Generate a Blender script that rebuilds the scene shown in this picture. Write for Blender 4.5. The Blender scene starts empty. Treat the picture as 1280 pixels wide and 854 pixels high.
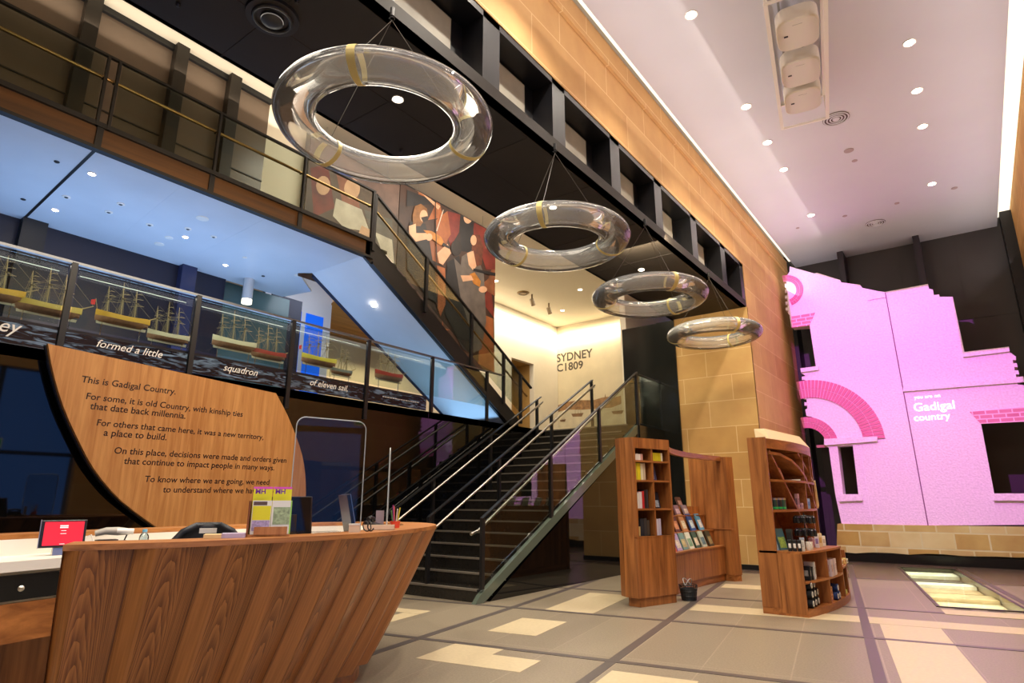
import bpy, bmesh, math, random
from mathutils import Vector, Matrix
random.seed(7)
PI = math.pi
sc = bpy.context.scene
col = sc.collection

# ------------------------------------------------------------------ camera, world, lamps, exposure
CAMZ = 1.3
PITCH = math.radians(14.615)
YAW = math.radians(36.57)          # the hall runs along +Y; the camera looks left of it
cam_data = bpy.data.cameras.new('camera')
cam_data.sensor_width = 36.0
cam_data.lens = 36.0 * 767.0 / 1280.0
cam_data.clip_start = 0.05
cam_data.clip_end = 200
cam = bpy.data.objects.new('camera', cam_data)
col.objects.link(cam)
cam.location = (0, 0, CAMZ)
cam.rotation_euler = (PI / 2 + PITCH, 0, YAW)
sc.camera = cam
sc.view_settings.view_transform = 'Standard'
sc.view_settings.look = 'None'
sc.view_settings.exposure = 0.0
sc.view_settings.gamma = 1.0
sc.view_settings.use_curve_mapping = False

world = bpy.data.worlds.new('dusk')
sc.world = world
world.use_nodes = True
bg = world.node_tree.nodes['Background']
bg.inputs[0].default_value = (0.10, 0.24, 0.75, 1)
bg.inputs[1].default_value = 1.6


def area(name, loc, rot, sx, sy, energy, color):
    l = bpy.data.lights.new(name, 'AREA')
    l.shape = 'RECTANGLE'
    l.size, l.size_y = sx, sy
    l.energy, l.color = energy, color
    o = bpy.data.objects.new(name, l)
    col.objects.link(o)
    o.location, o.rotation_euler = loc, rot
    return o


def spot(name, loc, target, energy, color, cone=100, blend=0.6, radius=0.05):
    l = bpy.data.lights.new(name, 'SPOT')
    l.energy, l.color = energy, color
    l.spot_size, l.spot_blend, l.shadow_soft_size = math.radians(cone), blend, radius
    o = bpy.data.objects.new(name, l)
    col.objects.link(o)
    o.location = loc
    d = Vector(target) - Vector(loc)
    o.rotation_euler = d.to_track_quat('-Z', 'Y').to_euler()
    return o


WARM = (1.0, 0.90, 0.76)
# cove strips along both edges of the high ceiling, washing the ceiling
area('cove_light_bridge_side', (-3.15, 7.5, 6.5), (0, math.radians(180 + 40), 0), 0.5, 20, 100, (1.0, 0.93, 0.94))
area('cove_light_entry_side', (1.2, 7.5, 6.5), (0, math.radians(180 - 40), 0), 0.5, 20, 82, (1.0, 0.93, 0.94))
# the hall goes on behind the camera under more of the same ceiling lights
area('ceiling_lights_behind_camera', (-1.2, -1.5, 7.5), (0, 0, 0), 3.5, 5, 230, WARM)
# downlights over the reception side, set in the bridge soffit
area('bridge_wash', (-4.25, 3.2, 5.28), (0, 0, 0), 1.2, 5.0, 110, WARM)
# wall washers on the sandstone
area('sandstone_washer', (-2.1, 8.0, 7.66), (0, math.radians(32), 0), 0.06, 16, 70, (1.0, 0.90, 0.78))
area('pier_washer', (-3.6, 8.6, 5.2), (math.radians(62), 0, 0), 1.2, 0.5, 130, (1.0, 0.86, 0.60))
# blue wash below the gallery soffit, from behind the ship display
area('gallery_blue_wash', (-9.2, 3.8, 3.15), (PI, 0, 0), 1.6, 5.4, 98, (0.38, 0.60, 1.0))
area('stair_blue_wash', (-8.3, 8.6, 2.95), (PI, 0, 0), 1.2, 2.6, 14, (0.36, 0.66, 1.0))
# the cream upper gallery and its cove glow
area('upper_gallery_cove', (-13.0, 16.5, 7.9), (0, math.radians(60), 0), 0.25, 9, 150, (1.0, 0.90, 0.74))
area('upper_gallery_back_cove', (-11.6, 20.8, 7.9), (math.radians(60), 0, 0), 3, 0.25, 45, (1.0, 0.90, 0.74))
area('upper_gallery_fill', (-11.0, 15.5, 8.2), (0, 0, 0), 3, 8, 190, WARM)
area('banner_washer', (-7.3, 9.0, 8.2), (0, math.radians(40), 0), 0.4, 6, 150, WARM)
area('ochre_room_light', (-12.2, 10.6, 5.0), (0, 0, 0), 1.5, 3.5, 60, (1.0, 0.75, 0.42))
area('white_room_light', (-10.4, 7.6, 5.6), (0, math.radians(60), 0), 1.0, 1.6, 22, (0.78, 0.85, 1.0))
# light above the inner desk and its panel
area('panel_washer', (-5.3, 3.4, 5.2), (0, math.radians(48), 0), 0.3, 3.6, 70, (1.0, 0.83, 0.60))
area('gallery_ceiling_fill', (-4.4, 5.0, 6.4), (PI, 0, 0), 1.2, 15, 330, WARM)  # unseen fill added above the bridge to brighten the cream gallery ceiling
area('ship_fill_strip', (-7.67, 4.2, 3.805), (0, math.radians(12), 0), 0.03, 7.5, 20, (1.0, 0.93, 0.80))  # strip light added under the rail to brighten the ships
area('gallery_edge_fill', (-9.15, 1.6, 7.9), (PI, 0, 0), 0.15, 8, 34, WARM)  # unseen fill added to lift the cream ceiling along the gallery
area('stair_fill', (-6.2, 9.0, 8.0), (0, 0, 0), 1.0, 5, 110, WARM)


# ------------------------------------------------------------------ pixel to plane, for the printed and lettered faces
def on_plane(px, py, axis, val):
    u = 427 - py
    up = u * math.cos(PITCH) + 767 * math.sin(PITCH)
    fw = 767 * math.cos(PITCH) - u * math.sin(PITCH)
    r = px - 640
    d = Vector((r * math.cos(YAW) - fw * math.sin(YAW), r * math.sin(YAW) + fw * math.cos(YAW), up))
    c = Vector((0, 0, CAMZ))
    return c + d * ((val - c[axis]) / d[axis])


# ------------------------------------------------------------------ materials
def lin(c):
    return tuple((v / 255 / 12.92) if v <= 10 else ((v / 255 + 0.055) / 1.055) ** 2.4 for v in c) + (1,)


MATS = {}


def mat(name, rgb, rough=0.5, metal=0.0, spec=0.5, emit=None, estr=0.0, noise=0.0, nscale=8.0, bump=0.0):
    if name in MATS:
        return MATS[name]
    m = bpy.data.materials.new(name)
    m.use_nodes = True
    nt = m.node_tree
    b = nt.nodes['Principled BSDF']
    c = lin(rgb)
    b.inputs['Base Color'].default_value = c
    b.inputs['Roughness'].default_value = rough
    b.inputs['Metallic'].default_value = metal
    b.inputs['Specular IOR Level'].default_value = spec
    if emit:
        b.inputs['Emission Color'].default_value = lin(emit)
        b.inputs['Emission Strength'].default_value = estr
    if noise or bump:
        tc = nt.nodes.new('ShaderNodeTexCoord')
        n = nt.nodes.new('ShaderNodeTexNoise')
        n.inputs['Scale'].default_value = nscale
        n.inputs['Detail'].default_value = 6
        nt.links.new(tc.outputs['Object'], n.inputs['Vector'])
        if noise:
            r = nt.nodes.new('ShaderNodeValToRGB')
            r.color_ramp.elements[0].position = 0.3
            r.color_ramp.elements[1].position = 0.7
            r.color_ramp.elements[0].color = tuple(v * (1 - noise) for v in c[:3]) + (1,)
            r.color_ramp.elements[1].color = tuple(min(1, v * (1 + noise)) for v in c[:3]) + (1,)
            nt.links.new(n.outputs['Fac'], r.inputs['Fac'])
            nt.links.new(r.outputs['Color'], b.inputs['Base Color'])
        if bump:
            bp = nt.nodes.new('ShaderNodeBump')
            bp.inputs['Strength'].default_value = bump
            bp.inputs['Distance'].default_value = 0.02
            nt.links.new(n.outputs['Fac'], bp.inputs['Height'])
            nt.links.new(bp.outputs['Normal'], b.inputs['Normal'])
    MATS[name] = m
    return m


def glass(name, tint=(235, 245, 242), fres=1.0, base=0.03, rough=0.0, gloss=(255, 255, 255), milky=0.0):
    if name in MATS:
        return MATS[name]
    m = bpy.data.materials.new(name)
    m.use_nodes = True
    nt = m.node_tree
    nt.nodes.clear()
    out = nt.nodes.new('ShaderNodeOutputMaterial')
    t = nt.nodes.new('ShaderNodeBsdfTransparent')
    t.inputs[0].default_value = lin(tint)
    g = nt.nodes.new('ShaderNodeBsdfGlossy')
    g.inputs['Roughness'].default_value = rough
    g.inputs['Color'].default_value = lin(gloss)
    f = nt.nodes.new('ShaderNodeLayerWeight')
    f.inputs['Blend'].default_value = 0.25
    mu = nt.nodes.new('ShaderNodeMath')
    mu.operation = 'MULTIPLY_ADD'
    mu.inputs[1].default_value = fres
    mu.inputs[2].default_value = base
    mu.use_clamp = True
    mx = nt.nodes.new('ShaderNodeMixShader')
    nt.links.new(f.outputs['Fresnel'], mu.inputs[0])
    nt.links.new(mu.outputs[0], mx.inputs['Fac'])
    body = t.outputs[0]
    if milky:
        df = nt.nodes.new('ShaderNodeBsdfDiffuse')
        df.inputs[0].default_value = (.9, .9, .88, 1)
        m2 = nt.nodes.new('ShaderNodeMixShader')
        m2.inputs[0].default_value = milky
        nt.links.new(t.outputs[0], m2.inputs[1])
        nt.links.new(df.outputs[0], m2.inputs[2])
        body = m2.outputs[0]
    nt.links.new(body, mx.inputs[1])
    nt.links.new(g.outputs[0], mx.inputs[2])
    nt.links.new(mx.outputs[0], out.inputs['Surface'])
    MATS[name] = m
    return m


def wood(name, dark, light, axis=2, scale=1.0, rough=0.38, contrast=1.0):
    """straight veneer grain running along one object axis"""
    if name in MATS:
        return MATS[name]
    m = bpy.data.materials.new(name)
    m.use_nodes = True
    nt = m.node_tree
    b = nt.nodes['Principled BSDF']
    b.inputs['Roughness'].default_value = rough
    tc = nt.nodes.new('ShaderNodeTexCoord')
    mp = nt.nodes.new('ShaderNodeMapping')
    s = [9.0 * scale] * 3
    s[axis] = 0.55 * scale
    mp.inputs['Scale'].default_value = s
    n = nt.nodes.new('ShaderNodeTexNoise')
    n.inputs['Scale'].default_value = 1.6
    n.inputs['Detail'].default_value = 8
    n.inputs['Roughness'].default_value = 0.62
    n.inputs['Distortion'].default_value = 0.6
    r = nt.nodes.new('ShaderNodeValToRGB')
    r.color_ramp.elements[0].position = 0.32
    r.color_ramp.elements[1].position = 0.68
    r.color_ramp.elements[0].color = lin(dark)
    r.color_ramp.elements[1].color = lin(light)
    nt.links.new(tc.outputs['Object'], mp.inputs['Vector'])
    nt.links.new(mp.outputs['Vector'], n.inputs['Vector'])
    nt.links.new(n.outputs['Fac'], r.inputs['Fac'])
    nt.links.new(r.outputs['Color'], b.inputs['Base Color'])
    MATS[name] = m
    return m


def veneer_uv(name, dark, light, k=5.0):
    """book-matched crown-cut veneer, one leaf per unit of U"""
    m = bpy.data.materials.new(name)
    m.use_nodes = True
    nt = m.node_tree
    b = nt.nodes['Principled BSDF']
    b.inputs['Roughness'].default_value = 0.36
    uv = nt.nodes.new('ShaderNodeUVMap')
    sep = nt.nodes.new('ShaderNodeSeparateXYZ')
    nt.links.new(uv.outputs[0], sep.inputs[0])

    def M(op, a, bb=None, c=None):
        q = nt.nodes.new('ShaderNodeMath')
        q.operation = op
        for i, v in enumerate((a, bb, c)):
            if v is None:
                continue
            if isinstance(v, (int, float)):
                q.inputs[i].default_value = v
            else:
                nt.links.new(v, q.inputs[i])
        return q.outputs[0]
    fr = M('FRACT', sep.outputs[0])
    leaf = M('FLOOR', sep.outputs[0])
    x = M('SUBTRACT', fr, 0.52)
    comb = nt.nodes.new('ShaderNodeCombineXYZ')
    nt.links.new(M('MULTIPLY', fr, 3.5), comb.inputs[0])
    nt.links.new(M('MULTIPLY', sep.outputs[1], 1.6), comb.inputs[1])
    nt.links.new(M('MULTIPLY', leaf, 0.13), comb.inputs[2])
    n = nt.nodes.new('ShaderNodeTexNoise')
    n.inputs['Scale'].default_value = 1.0
    n.inputs['Detail'].default_value = 3
    nt.links.new(comb.outputs[0], n.inputs['Vector'])
    para = M('MULTIPLY_ADD', M('MULTIPLY', x, x), 13.0, M('MULTIPLY', sep.outputs[1], 1.5))
    v = M('MULTIPLY_ADD', n.outputs['Fac'], 0.75, para)
    w = M('FRACT', M('MULTIPLY', v, k))
    comb2 = nt.nodes.new('ShaderNodeCombineXYZ')
    nt.links.new(M('MULTIPLY', sep.outputs[0], 26), comb2.inputs[0])
    nt.links.new(M('MULTIPLY', sep.outputs[1], 2.0), comb2.inputs[1])
    n2 = nt.nodes.new('ShaderNodeTexNoise')
    n2.inputs['Scale'].default_value = 1.0
    n2.inputs['Detail'].default_value = 5
    nt.links.new(comb2.outputs[0], n2.inputs['Vector'])
    lit_strip = M('MULTIPLY', M('LESS_THAN', fr, 0.30), M('GREATER_THAN', fr, 0.03))      # straight-grained strip, lightened to paint in the lit narrow flute facets
    crown = M('SUBTRACT', 1.0, lit_strip)
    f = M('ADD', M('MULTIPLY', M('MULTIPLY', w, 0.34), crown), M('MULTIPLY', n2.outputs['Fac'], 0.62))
    f = M('ADD', f, M('MULTIPLY', lit_strip, 0.36))
    f = M('SUBTRACT', f, M('MULTIPLY', M('GREATER_THAN', fr, 0.975), 0.25))
    r = nt.nodes.new('ShaderNodeValToRGB')
    r.color_ramp.elements[0].position = 0.25
    r.color_ramp.elements[1].position = 0.85
    r.color_ramp.elements[0].color = lin(dark)
    r.color_ramp.elements[1].color = lin(light)
    nt.links.new(f, r.inputs['Fac'])
    nt.links.new(r.outputs['Color'], b.inputs['Base Color'])
    MATS[name] = m
    return m


def blocks(name, c1, c2, mortar, ux, uz, bw, bh, msize=0.008, off=0.5, rough=0.8, nz=0.25, bump=0.15, shift=(0, 0)):
    """coursed blocks: ux, uz are the world axes used as the wall's width and height"""
    if name in MATS:
        return MATS[name]
    m = bpy.data.materials.new(name)
    m.use_nodes = True
    nt = m.node_tree
    b = nt.nodes['Principled BSDF']
    b.inputs['Roughness'].default_value = rough
    g = nt.nodes.new('ShaderNodeNewGeometry')
    s = nt.nodes.new('ShaderNodeSeparateXYZ')
    c = nt.nodes.new('ShaderNodeCombineXYZ')
    nt.links.new(g.outputs['Position'], s.inputs[0])
    nt.links.new(s.outputs[ux], c.inputs[0])
    nt.links.new(s.outputs[uz], c.inputs[1])
    mp = nt.nodes.new('ShaderNodeMapping')
    mp.inputs['Location'].default_value = (shift[0], shift[1], 0)
    nt.links.new(c.outputs[0], mp.inputs['Vector'])
    t = nt.nodes.new('ShaderNodeTexBrick')
    t.inputs['Scale'].default_value = 1.0
    t.inputs['Brick Width'].default_value = bw
    t.inputs['Row Height'].default_value = bh
    t.inputs['Mortar Size'].default_value = msize
    t.inputs['Color1'].default_value = lin(c1)
    t.inputs['Color2'].default_value = lin(c2)
    t.inputs['Mortar'].default_value = lin(mortar)
    t.offset = off
    nt.links.new(mp.outputs[0], t.inputs['Vector'])
    n = nt.nodes.new('ShaderNodeTexNoise')
    n.inputs['Scale'].default_value = 2.2
    n.inputs['Detail'].default_value = 8
    nt.links.new(g.outputs['Position'], n.inputs['Vector'])
    mx = nt.nodes.new('ShaderNodeMix')
    mx.data_type = 'RGBA'
    mx.blend_type = 'OVERLAY'
    mx.inputs[0].default_value = nz
    nt.links.new(t.outputs['Color'], mx.inputs[6])
    nt.links.new(n.outputs['Fac'], mx.inputs[7])
    nt.links.new(mx.outputs[2], b.inputs['Base Color'])
    if bump:
        bp = nt.nodes.new('ShaderNodeBump')
        bp.inputs['Strength'].default_value = bump
        bp.inputs['Distance'].default_value = 0.01
        nt.links.new(t.outputs['Fac'], bp.inputs['Height'])
        bp.invert = True
        nt.links.new(bp.outputs['Normal'], b.inputs['Normal'])
    MATS[name] = m
    return m


def emitter(name, rgb, strength):
    if name in MATS:
        return MATS[name]
    m = bpy.data.materials.new(name)
    m.use_nodes = True
    nt = m.node_tree
    nt.nodes.clear()
    o = nt.nodes.new('ShaderNodeOutputMaterial')
    e = nt.nodes.new('ShaderNodeEmission')
    e.inputs[0].default_value = lin(rgb)
    e.inputs[1].default_value = strength
    nt.links.new(e.outputs[0], o.inputs[0])
    MATS[name] = m
    return m


black = mat('black_metal', (22, 22, 24), 0.42, 0.0, 0.5)
black_panel = mat('black_panel', (30, 30, 32), 0.5, noise=0.15, nscale=3)
bridge_black = mat('bridge_black', (40, 34, 29), 0.6, spec=.3, noise=0.12, nscale=2)
steel = mat('brushed_steel', (205, 200, 190), 0.28, 1.0)
bronze = mat('bronze_tube', (190, 150, 95), 0.3, 1.0)
white = mat('white_paint', (236, 232, 224), 0.5)
cream = mat('cream_paint', (232, 222, 200), 0.7, noise=0.02, nscale=2)
ceil_mat = mat('ceiling_paint', (208, 208, 216), 0.55, noise=0.02, nscale=1.2)
soffit = mat('pale_soffit', (210, 216, 224), 0.35, noise=0.04, nscale=1.5)
blackglass = mat('black_stone_glass', (9, 9, 9), 0.03, 0.0, 0.6)
darkpanel = mat('dark_wall_panel', (62, 58, 58), 0.55, noise=0.08, nscale=1.5)
walnut = wood('walnut', (116, 66, 30), (178, 114, 60), 2)
walnut_y = wood('walnut_along', (120, 68, 30), (182, 116, 60), 1)
walnut_x = wood('walnut_across', (120, 68, 30), (178, 114, 60), 0)
blond = wood('blond_veneer', (160, 104, 52), (206, 152, 92), 2, 1.4)
ochre = wood('ochre_ply', (150, 100, 35), (190, 135, 55), 1, 0.6)
railglass = glass('rail_glass', (232, 238, 234), 0.3, 0.004)
acrylic = glass('acrylic', (246, 246, 244), 1.0, 0.02, 0.03, milky=.16)
perspex = glass('perspex', (240, 240, 240), 0.4, 0.012)


# ------------------------------------------------------------------ mesh builder
class MB:
    def __init__(s):
        s.v, s.f, s.m, s.mi, s.uv = [], [], [], 0, None

    def use(s, i):
        s.mi = i
        return s

    def add(s, vs, fs):
        o = len(s.v)
        s.v += [Vector(p) for p in vs]
        for f in fs:
            s.f.append([o + i for i in f])
            s.m.append(s.mi)
        return s

    def box(s, x0, x1, y0, y1, z0, z1):
        v = [(x, y, z) for x in (x0, x1) for y in (y0, y1) for z in (z0, z1)]
        return s.add(v, [(0, 1, 3, 2), (4, 6, 7, 5), (0, 4, 5, 1), (2, 3, 7, 6), (0, 2, 6, 4), (1, 5, 7, 3)])

    def obox(s, M, x0, x1, y0, y1, z0, z1):
        n = len(s.v)
        s.box(x0, x1, y0, y1, z0, z1)
        for i in range(n, len(s.v)):
            s.v[i] = M @ s.v[i]
        return s

    def bar(s, a, b, w, h, up=(0, 0, 1)):
        """square bar from a to b"""
        a, b = Vector(a), Vector(b)
        d = (b - a)
        L = d.length
        d.normalize()
        u = Vector(up)
        if abs(d.dot(u)) > 0.98:
            u = Vector((0, 1, 0))
        r = d.cross(u).normalized()
        u = r.cross(d).normalized()
        M = Matrix.Translation(a) @ Matrix((r, d, u)).transposed().to_4x4()
        return s.obox(M, -w / 2, w / 2, 0, L, -h / 2, h / 2)

    def prism(s, poly, fn, d0, d1):
        """poly in 2-D; fn(a, b, d) gives the 3-D point"""
        n = len(poly)
        v = [fn(a, b, d0) for a, b in poly] + [fn(a, b, d1) for a, b in poly]
        fs = [tuple(range(n))[::-1], tuple(range(n, 2 * n))]
        fs += [(i, (i + 1) % n, n + (i + 1) % n, n + i) for i in range(n)]
        return s.add(v, fs)

    def px(s, poly, x0, x1):
        return s.prism(poly, lambda a, b, d: (d, a, b), x0, x1)

    def py(s, poly, y0, y1):
        return s.prism(poly, lambda a, b, d: (a, d, b), y0, y1)

    def pz(s, poly, z0, z1):
        return s.prism(poly, lambda a, b, d: (a, b, d), z0, z1)

    def tube(s, pts, r, n=8, cap=True):
        pts = [Vector(p) for p in pts]
        rr = r if isinstance(r, (list, tuple)) else [r] * len(pts)
        rings, prev = [], None
        for i, p in enumerate(pts):
            d = (pts[min(i + 1, len(pts) - 1)] - pts[max(i - 1, 0)]).normalized()
            if prev is None:
                u = Vector((0, 0, 1)) if abs(d.z) < 0.9 else Vector((0, 1, 0))
                u = (u - d * u.dot(d)).normalized()
            else:
                u = (prev - d * prev.dot(d)).normalized()
            prev = u
            w = d.cross(u)
            rings.append([p + (u * math.cos(2 * PI * k / n) + w * math.sin(2 * PI * k / n)) * rr[i] for k in range(n)])
        v = [q for ring in rings for q in ring]
        fs = []
        for i in range(len(pts) - 1):
            for k in range(n):
                a, b = i * n + k, i * n + (k + 1) % n
                fs.append((a, b, b + n, a + n))
        if cap:
            fs += [tuple(range(n))[::-1], tuple(range((len(pts) - 1) * n, len(pts) * n))]
        return s.add(v, fs)

    def lathe(s, prof, c, n=24, M=None):
        v, fs = [], []
        for r, z in prof:
            for k in range(n):
                a = 2 * PI * k / n
                v.append((c[0] + r * math.cos(a), c[1] + r * math.sin(a), c[2] + z))
        for i in range(len(prof) - 1):
            for k in range(n):
                a, b = i * n + k, i * n + (k + 1) % n
                fs.append((a, b, b + n, a + n))
        fs += [tuple(range(n))[::-1], tuple(range((len(prof) - 1) * n, len(prof) * n))]
        o = len(s.v)
        s.add(v, fs)
        if M:
            for i in range(o, len(s.v)):
                s.v[i] = M @ s.v[i]
        return s

    def torus(s, c, R, r, nu=64, nv=20, a0=0, a1=2 * PI, rz=None):
        rz = rz or r
        closed = abs(a1 - a0 - 2 * PI) < 1e-6
        m = nu if closed else nu + 1
        v, fs = [], []
        for i in range(m):
            a = a0 + (a1 - a0) * i / nu
            for j in range(nv):
                b = 2 * PI * j / nv
                q = R + r * math.cos(b)
                v.append((c[0] + q * math.cos(a), c[1] + q * math.sin(a), c[2] + rz * math.sin(b)))
        for i in range(nu):
            for j in range(nv):
                i2 = (i + 1) % m
                fs.append((i * nv + j, i2 * nv + j, i2 * nv + (j + 1) % nv, i * nv + (j + 1) % nv))
        return s.add(v, fs)

    def grid(s, rows, closed=False):
        n = len(rows[0])
        v = [q for r in rows for q in r]
        fs = []
        for i in range(len(rows) - 1):
            for j in range(n if closed else n - 1):
                a, b = i * n + j, i * n + (j + 1) % n
                fs.append((a, b, b + n, a + n))
        return s.add(v, fs)

    def build(s, name, mats, parent=None, smooth=False, bevel=0.0, raw=False):
        me = bpy.data.meshes.new(name)
        inv = parent_matrix(parent).inverted() if parent and not raw else Matrix()
        seen, F, FM = set(), [], []
        for f, i in zip(s.f, s.m):
            k_ = frozenset(f)
            if len(k_) == len(f) and k_ not in seen:
                seen.add(k_)
                F.append(f)
                FM.append(i)
        s.f, s.m = F, FM
        me.from_pydata([inv @ q for q in s.v], [], s.f)
        if not isinstance(mats, (list, tuple)):
            mats = [mats]
        for m in mats:
            me.materials.append(m)
        for p, i in zip(me.polygons, s.m):
            p.material_index = min(i, len(mats) - 1)
            p.use_smooth = smooth
        bm = bmesh.new()
        bm.from_mesh(me)
        bmesh.ops.recalc_face_normals(bm, faces=bm.faces)
        bm.to_mesh(me)
        bm.free()
        if smooth:
            try:
                me.set_sharp_from_angle(angle=math.radians(40))
            except Exception:
                pass
        o = bpy.data.objects.new(name, me)
        col.objects.link(o)
        if parent:
            o.parent = parent
        if bevel:
            bv = o.modifiers.new('bevel', 'BEVEL')
            bv.width = bevel
            bv.segments = 2
            bv.limit_method = 'ANGLE'
        return o


def parent_matrix(o):
    M = Matrix()
    while o:
        M = (Matrix.Translation(o.location) @ o.rotation_euler.to_matrix().to_4x4() @ Matrix.Diagonal((*o.scale, 1))) @ M
        o = o.parent
    return M


def tag(o, label=None, cat=None, group=None, kind=None):
    if label:
        o['label'] = label
    if cat:
        o['category'] = cat
    if group:
        o['group'] = group
    if kind:
        o['kind'] = kind
    return o


def struct(name, mb, m, label, cat='wall', **k):
    return tag(mb.build(name, m, None, **k), label, cat, kind='structure')


def empty(name, loc, label, cat, group=None, rz=0):
    o = bpy.data.objects.new(name, None)
    col.objects.link(o)
    o.location = loc
    o.rotation_euler = (0, 0, rz)
    o.empty_display_size = 0.1
    return tag(o, label, cat, group)


def dup(root, loc, label=None, rz=None):
    r = root.copy()
    col.objects.link(r)
    r.location = loc
    if rz is not None:
        r.rotation_euler = (0, 0, rz)
    if label:
        r['label'] = label
    for ch in list(root.children):
        c = ch.copy()
        col.objects.link(c)
        c.parent = r
        for g in list(ch.children):
            d = g.copy()
            col.objects.link(d)
            d.parent = c
    return r


FACE = {'+X': Matrix(((0, 0, 1), (1, 0, 0), (0, 1, 0))), '-Y': Matrix(((1, 0, 0), (0, 0, -1), (0, 1, 0)))}


def text(name, body, loc, face, width, m, parent=None, bold=0.0, shear=0.0, extrude=0.0, height=None, rotm=None, raw=False):
    """lettering whose baseline starts at loc; scaled to a given width"""
    cu = bpy.data.curves.new(name, 'FONT')
    cu.body = body
    cu.size = 1.0
    cu.extrude = 0
    cu.offset = bold
    cu.shear = shear
    cu.resolution_u = 3
    t = bpy.data.objects.new(name + '_curve', cu)
    col.objects.link(t)
    bpy.context.view_layer.update()
    dg = bpy.context.evaluated_depsgraph_get()
    me = bpy.data.meshes.new_from_object(t.evaluated_get(dg))
    bpy.data.objects.remove(t)
    bpy.data.curves.remove(cu)
    xs = [v.co.x for v in me.vertices]
    ys = [v.co.y for v in me.vertices]
    k = width / (max(xs) - min(xs))
    ky = k if height is None else height / (max(ys) - min(ys))
    x0 = min(xs)
    R = (rotm or FACE[face]).to_4x4()
    M = Matrix.Translation(loc) @ R
    inv = parent_matrix(parent).inverted() if parent and not raw else Matrix()
    for v in me.vertices:
        v.co = inv @ (M @ Vector(((v.co.x - x0) * k, v.co.y * ky, extrude)))
    me.materials.clear()
    me.materials.append(m)
    me.name = name
    o = bpy.data.objects.new(name, me)
    col.objects.link(o)
    if parent:
        o.parent = parent
    return o


def catmull(pts, n):
    P = [Vector(p) for p in pts]
    out = []
    m = len(P) - 1
    for i in range(n + 1):
        t = i / n * m
        k = min(int(t), m - 1)
        f = t - k
        a, b, c, d = P[max(k - 1, 0)], P[k], P[k + 1], P[min(k + 2, m)]
        out.append(0.5 * ((2 * b) + (c - a) * f + (2 * a - 5 * b + 4 * c - d) * f * f + (3 * b - a - 3 * c + d) * f ** 3))
    return out


# ================================================================== SETTING
XL = -3.42      # face of the sandstone beam wall
ZC = 7.72       # high ceiling
ZB = 5.33       # underside of the bridge
XG = -7.6       # edge of gallery, ship display and black wall
ZM = 2.83       # landing and mezzanine level
XR = 1.56       # entry side wall

# floor with its rotated paving grid
A = math.radians(9.7)
E1 = Vector((-math.sin(A), math.cos(A), 0))
E2 = Vector((math.cos(A), math.sin(A), 0))


def fl(u, v, z=0.0):
    q = E2 * u + E1 * v
    return (q.x, q.y, z)


def floor_material():
    m = bpy.data.materials.new('terrazzo_paving')
    m.use_nodes = True
    nt = m.node_tree
    b = nt.nodes['Principled BSDF']
    b.inputs['Roughness'].default_value = 0.34
    g = nt.nodes.new('ShaderNodeNewGeometry')
    mp = nt.nodes.new('ShaderNodeMapping')
    mp.vector_type = 'POINT'
    mp.inputs['Rotation'].default_value = (0, 0, -A)
    nt.links.new(g.outputs['Position'], mp.inputs['Vector'])
    t = nt.nodes.new('ShaderNodeTexBrick')
    t.offset = 0.0
    t.inputs['Scale'].default_value = 1.0
    t.inputs['Brick Width'].default_value = 0.66
    t.inputs['Row Height'].default_value = 2.05
    t.inputs['Mortar Size'].default_value = 0.006
    t.inputs['Color1'].default_value = lin((146, 134, 114))
    t.inputs['Color2'].default_value = lin((139, 127, 108))
    t.inputs['Mortar'].default_value = lin((160, 146, 126))
    mp2 = nt.nodes.new('ShaderNodeMapping')
    mp2.inputs['Location'].default_value = (1.76 + 0.66 * 6, 8.75, 0)
    nt.links.new(mp.outputs[0], mp2.inputs['Vector'])
    nt.links.new(mp2.outputs[0], t.inputs['Vector'])
    n = nt.nodes.new('ShaderNodeTexNoise')
    n.inputs['Scale'].default_value = 60
    n.inputs['Detail'].default_value = 4
    nt.links.new(g.outputs['Position'], n.inputs['Vector'])
    mx = nt.nodes.new('ShaderNodeMix')
    mx.data_type = 'RGBA'
    mx.blend_type = 'OVERLAY'
    mx.inputs[0].default_value = 0.45
    nt.links.new(t.outputs['Color'], mx.inputs[6])
    nt.links.new(n.outputs['Fac'], mx.inputs[7])
    nt.links.new(mx.outputs[2], b.inputs['Base Color'])
    return m


mb = MB()
OC = [(-14.5, -7), (6, -7), (6, 22), (-14.5, 22)]
IC = [fl(1.06, 9.97)[:2], fl(1.95, 9.97)[:2], fl(1.95, 15.38)[:2], fl(1.06, 15.38)[:2]]
for i in range(4):
    mb.pz([OC[i], OC[(i + 1) % 4], IC[(i + 1) % 4], IC[i]], -0.3, 0)
mb.pz([IC[0], IC[1], IC[2], IC[3]], -0.45, -0.3)
floor = struct('floor', mb, floor_material(), 'grey-brown stone paving laid askew across the hall', 'floor')
pale_stone = mat('pale_paving', (205, 188, 152), 0.36, noise=0.06, nscale=30)
dark_stone = mat('dark_paving', (92, 84, 80), 0.34, noise=0.06, nscale=40)


def inlay(poly, m, z, name):
    MB().pz([fl(u, v)[:2] for u, v in poly], 0.0005, z).build(name, m, floor)


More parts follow.
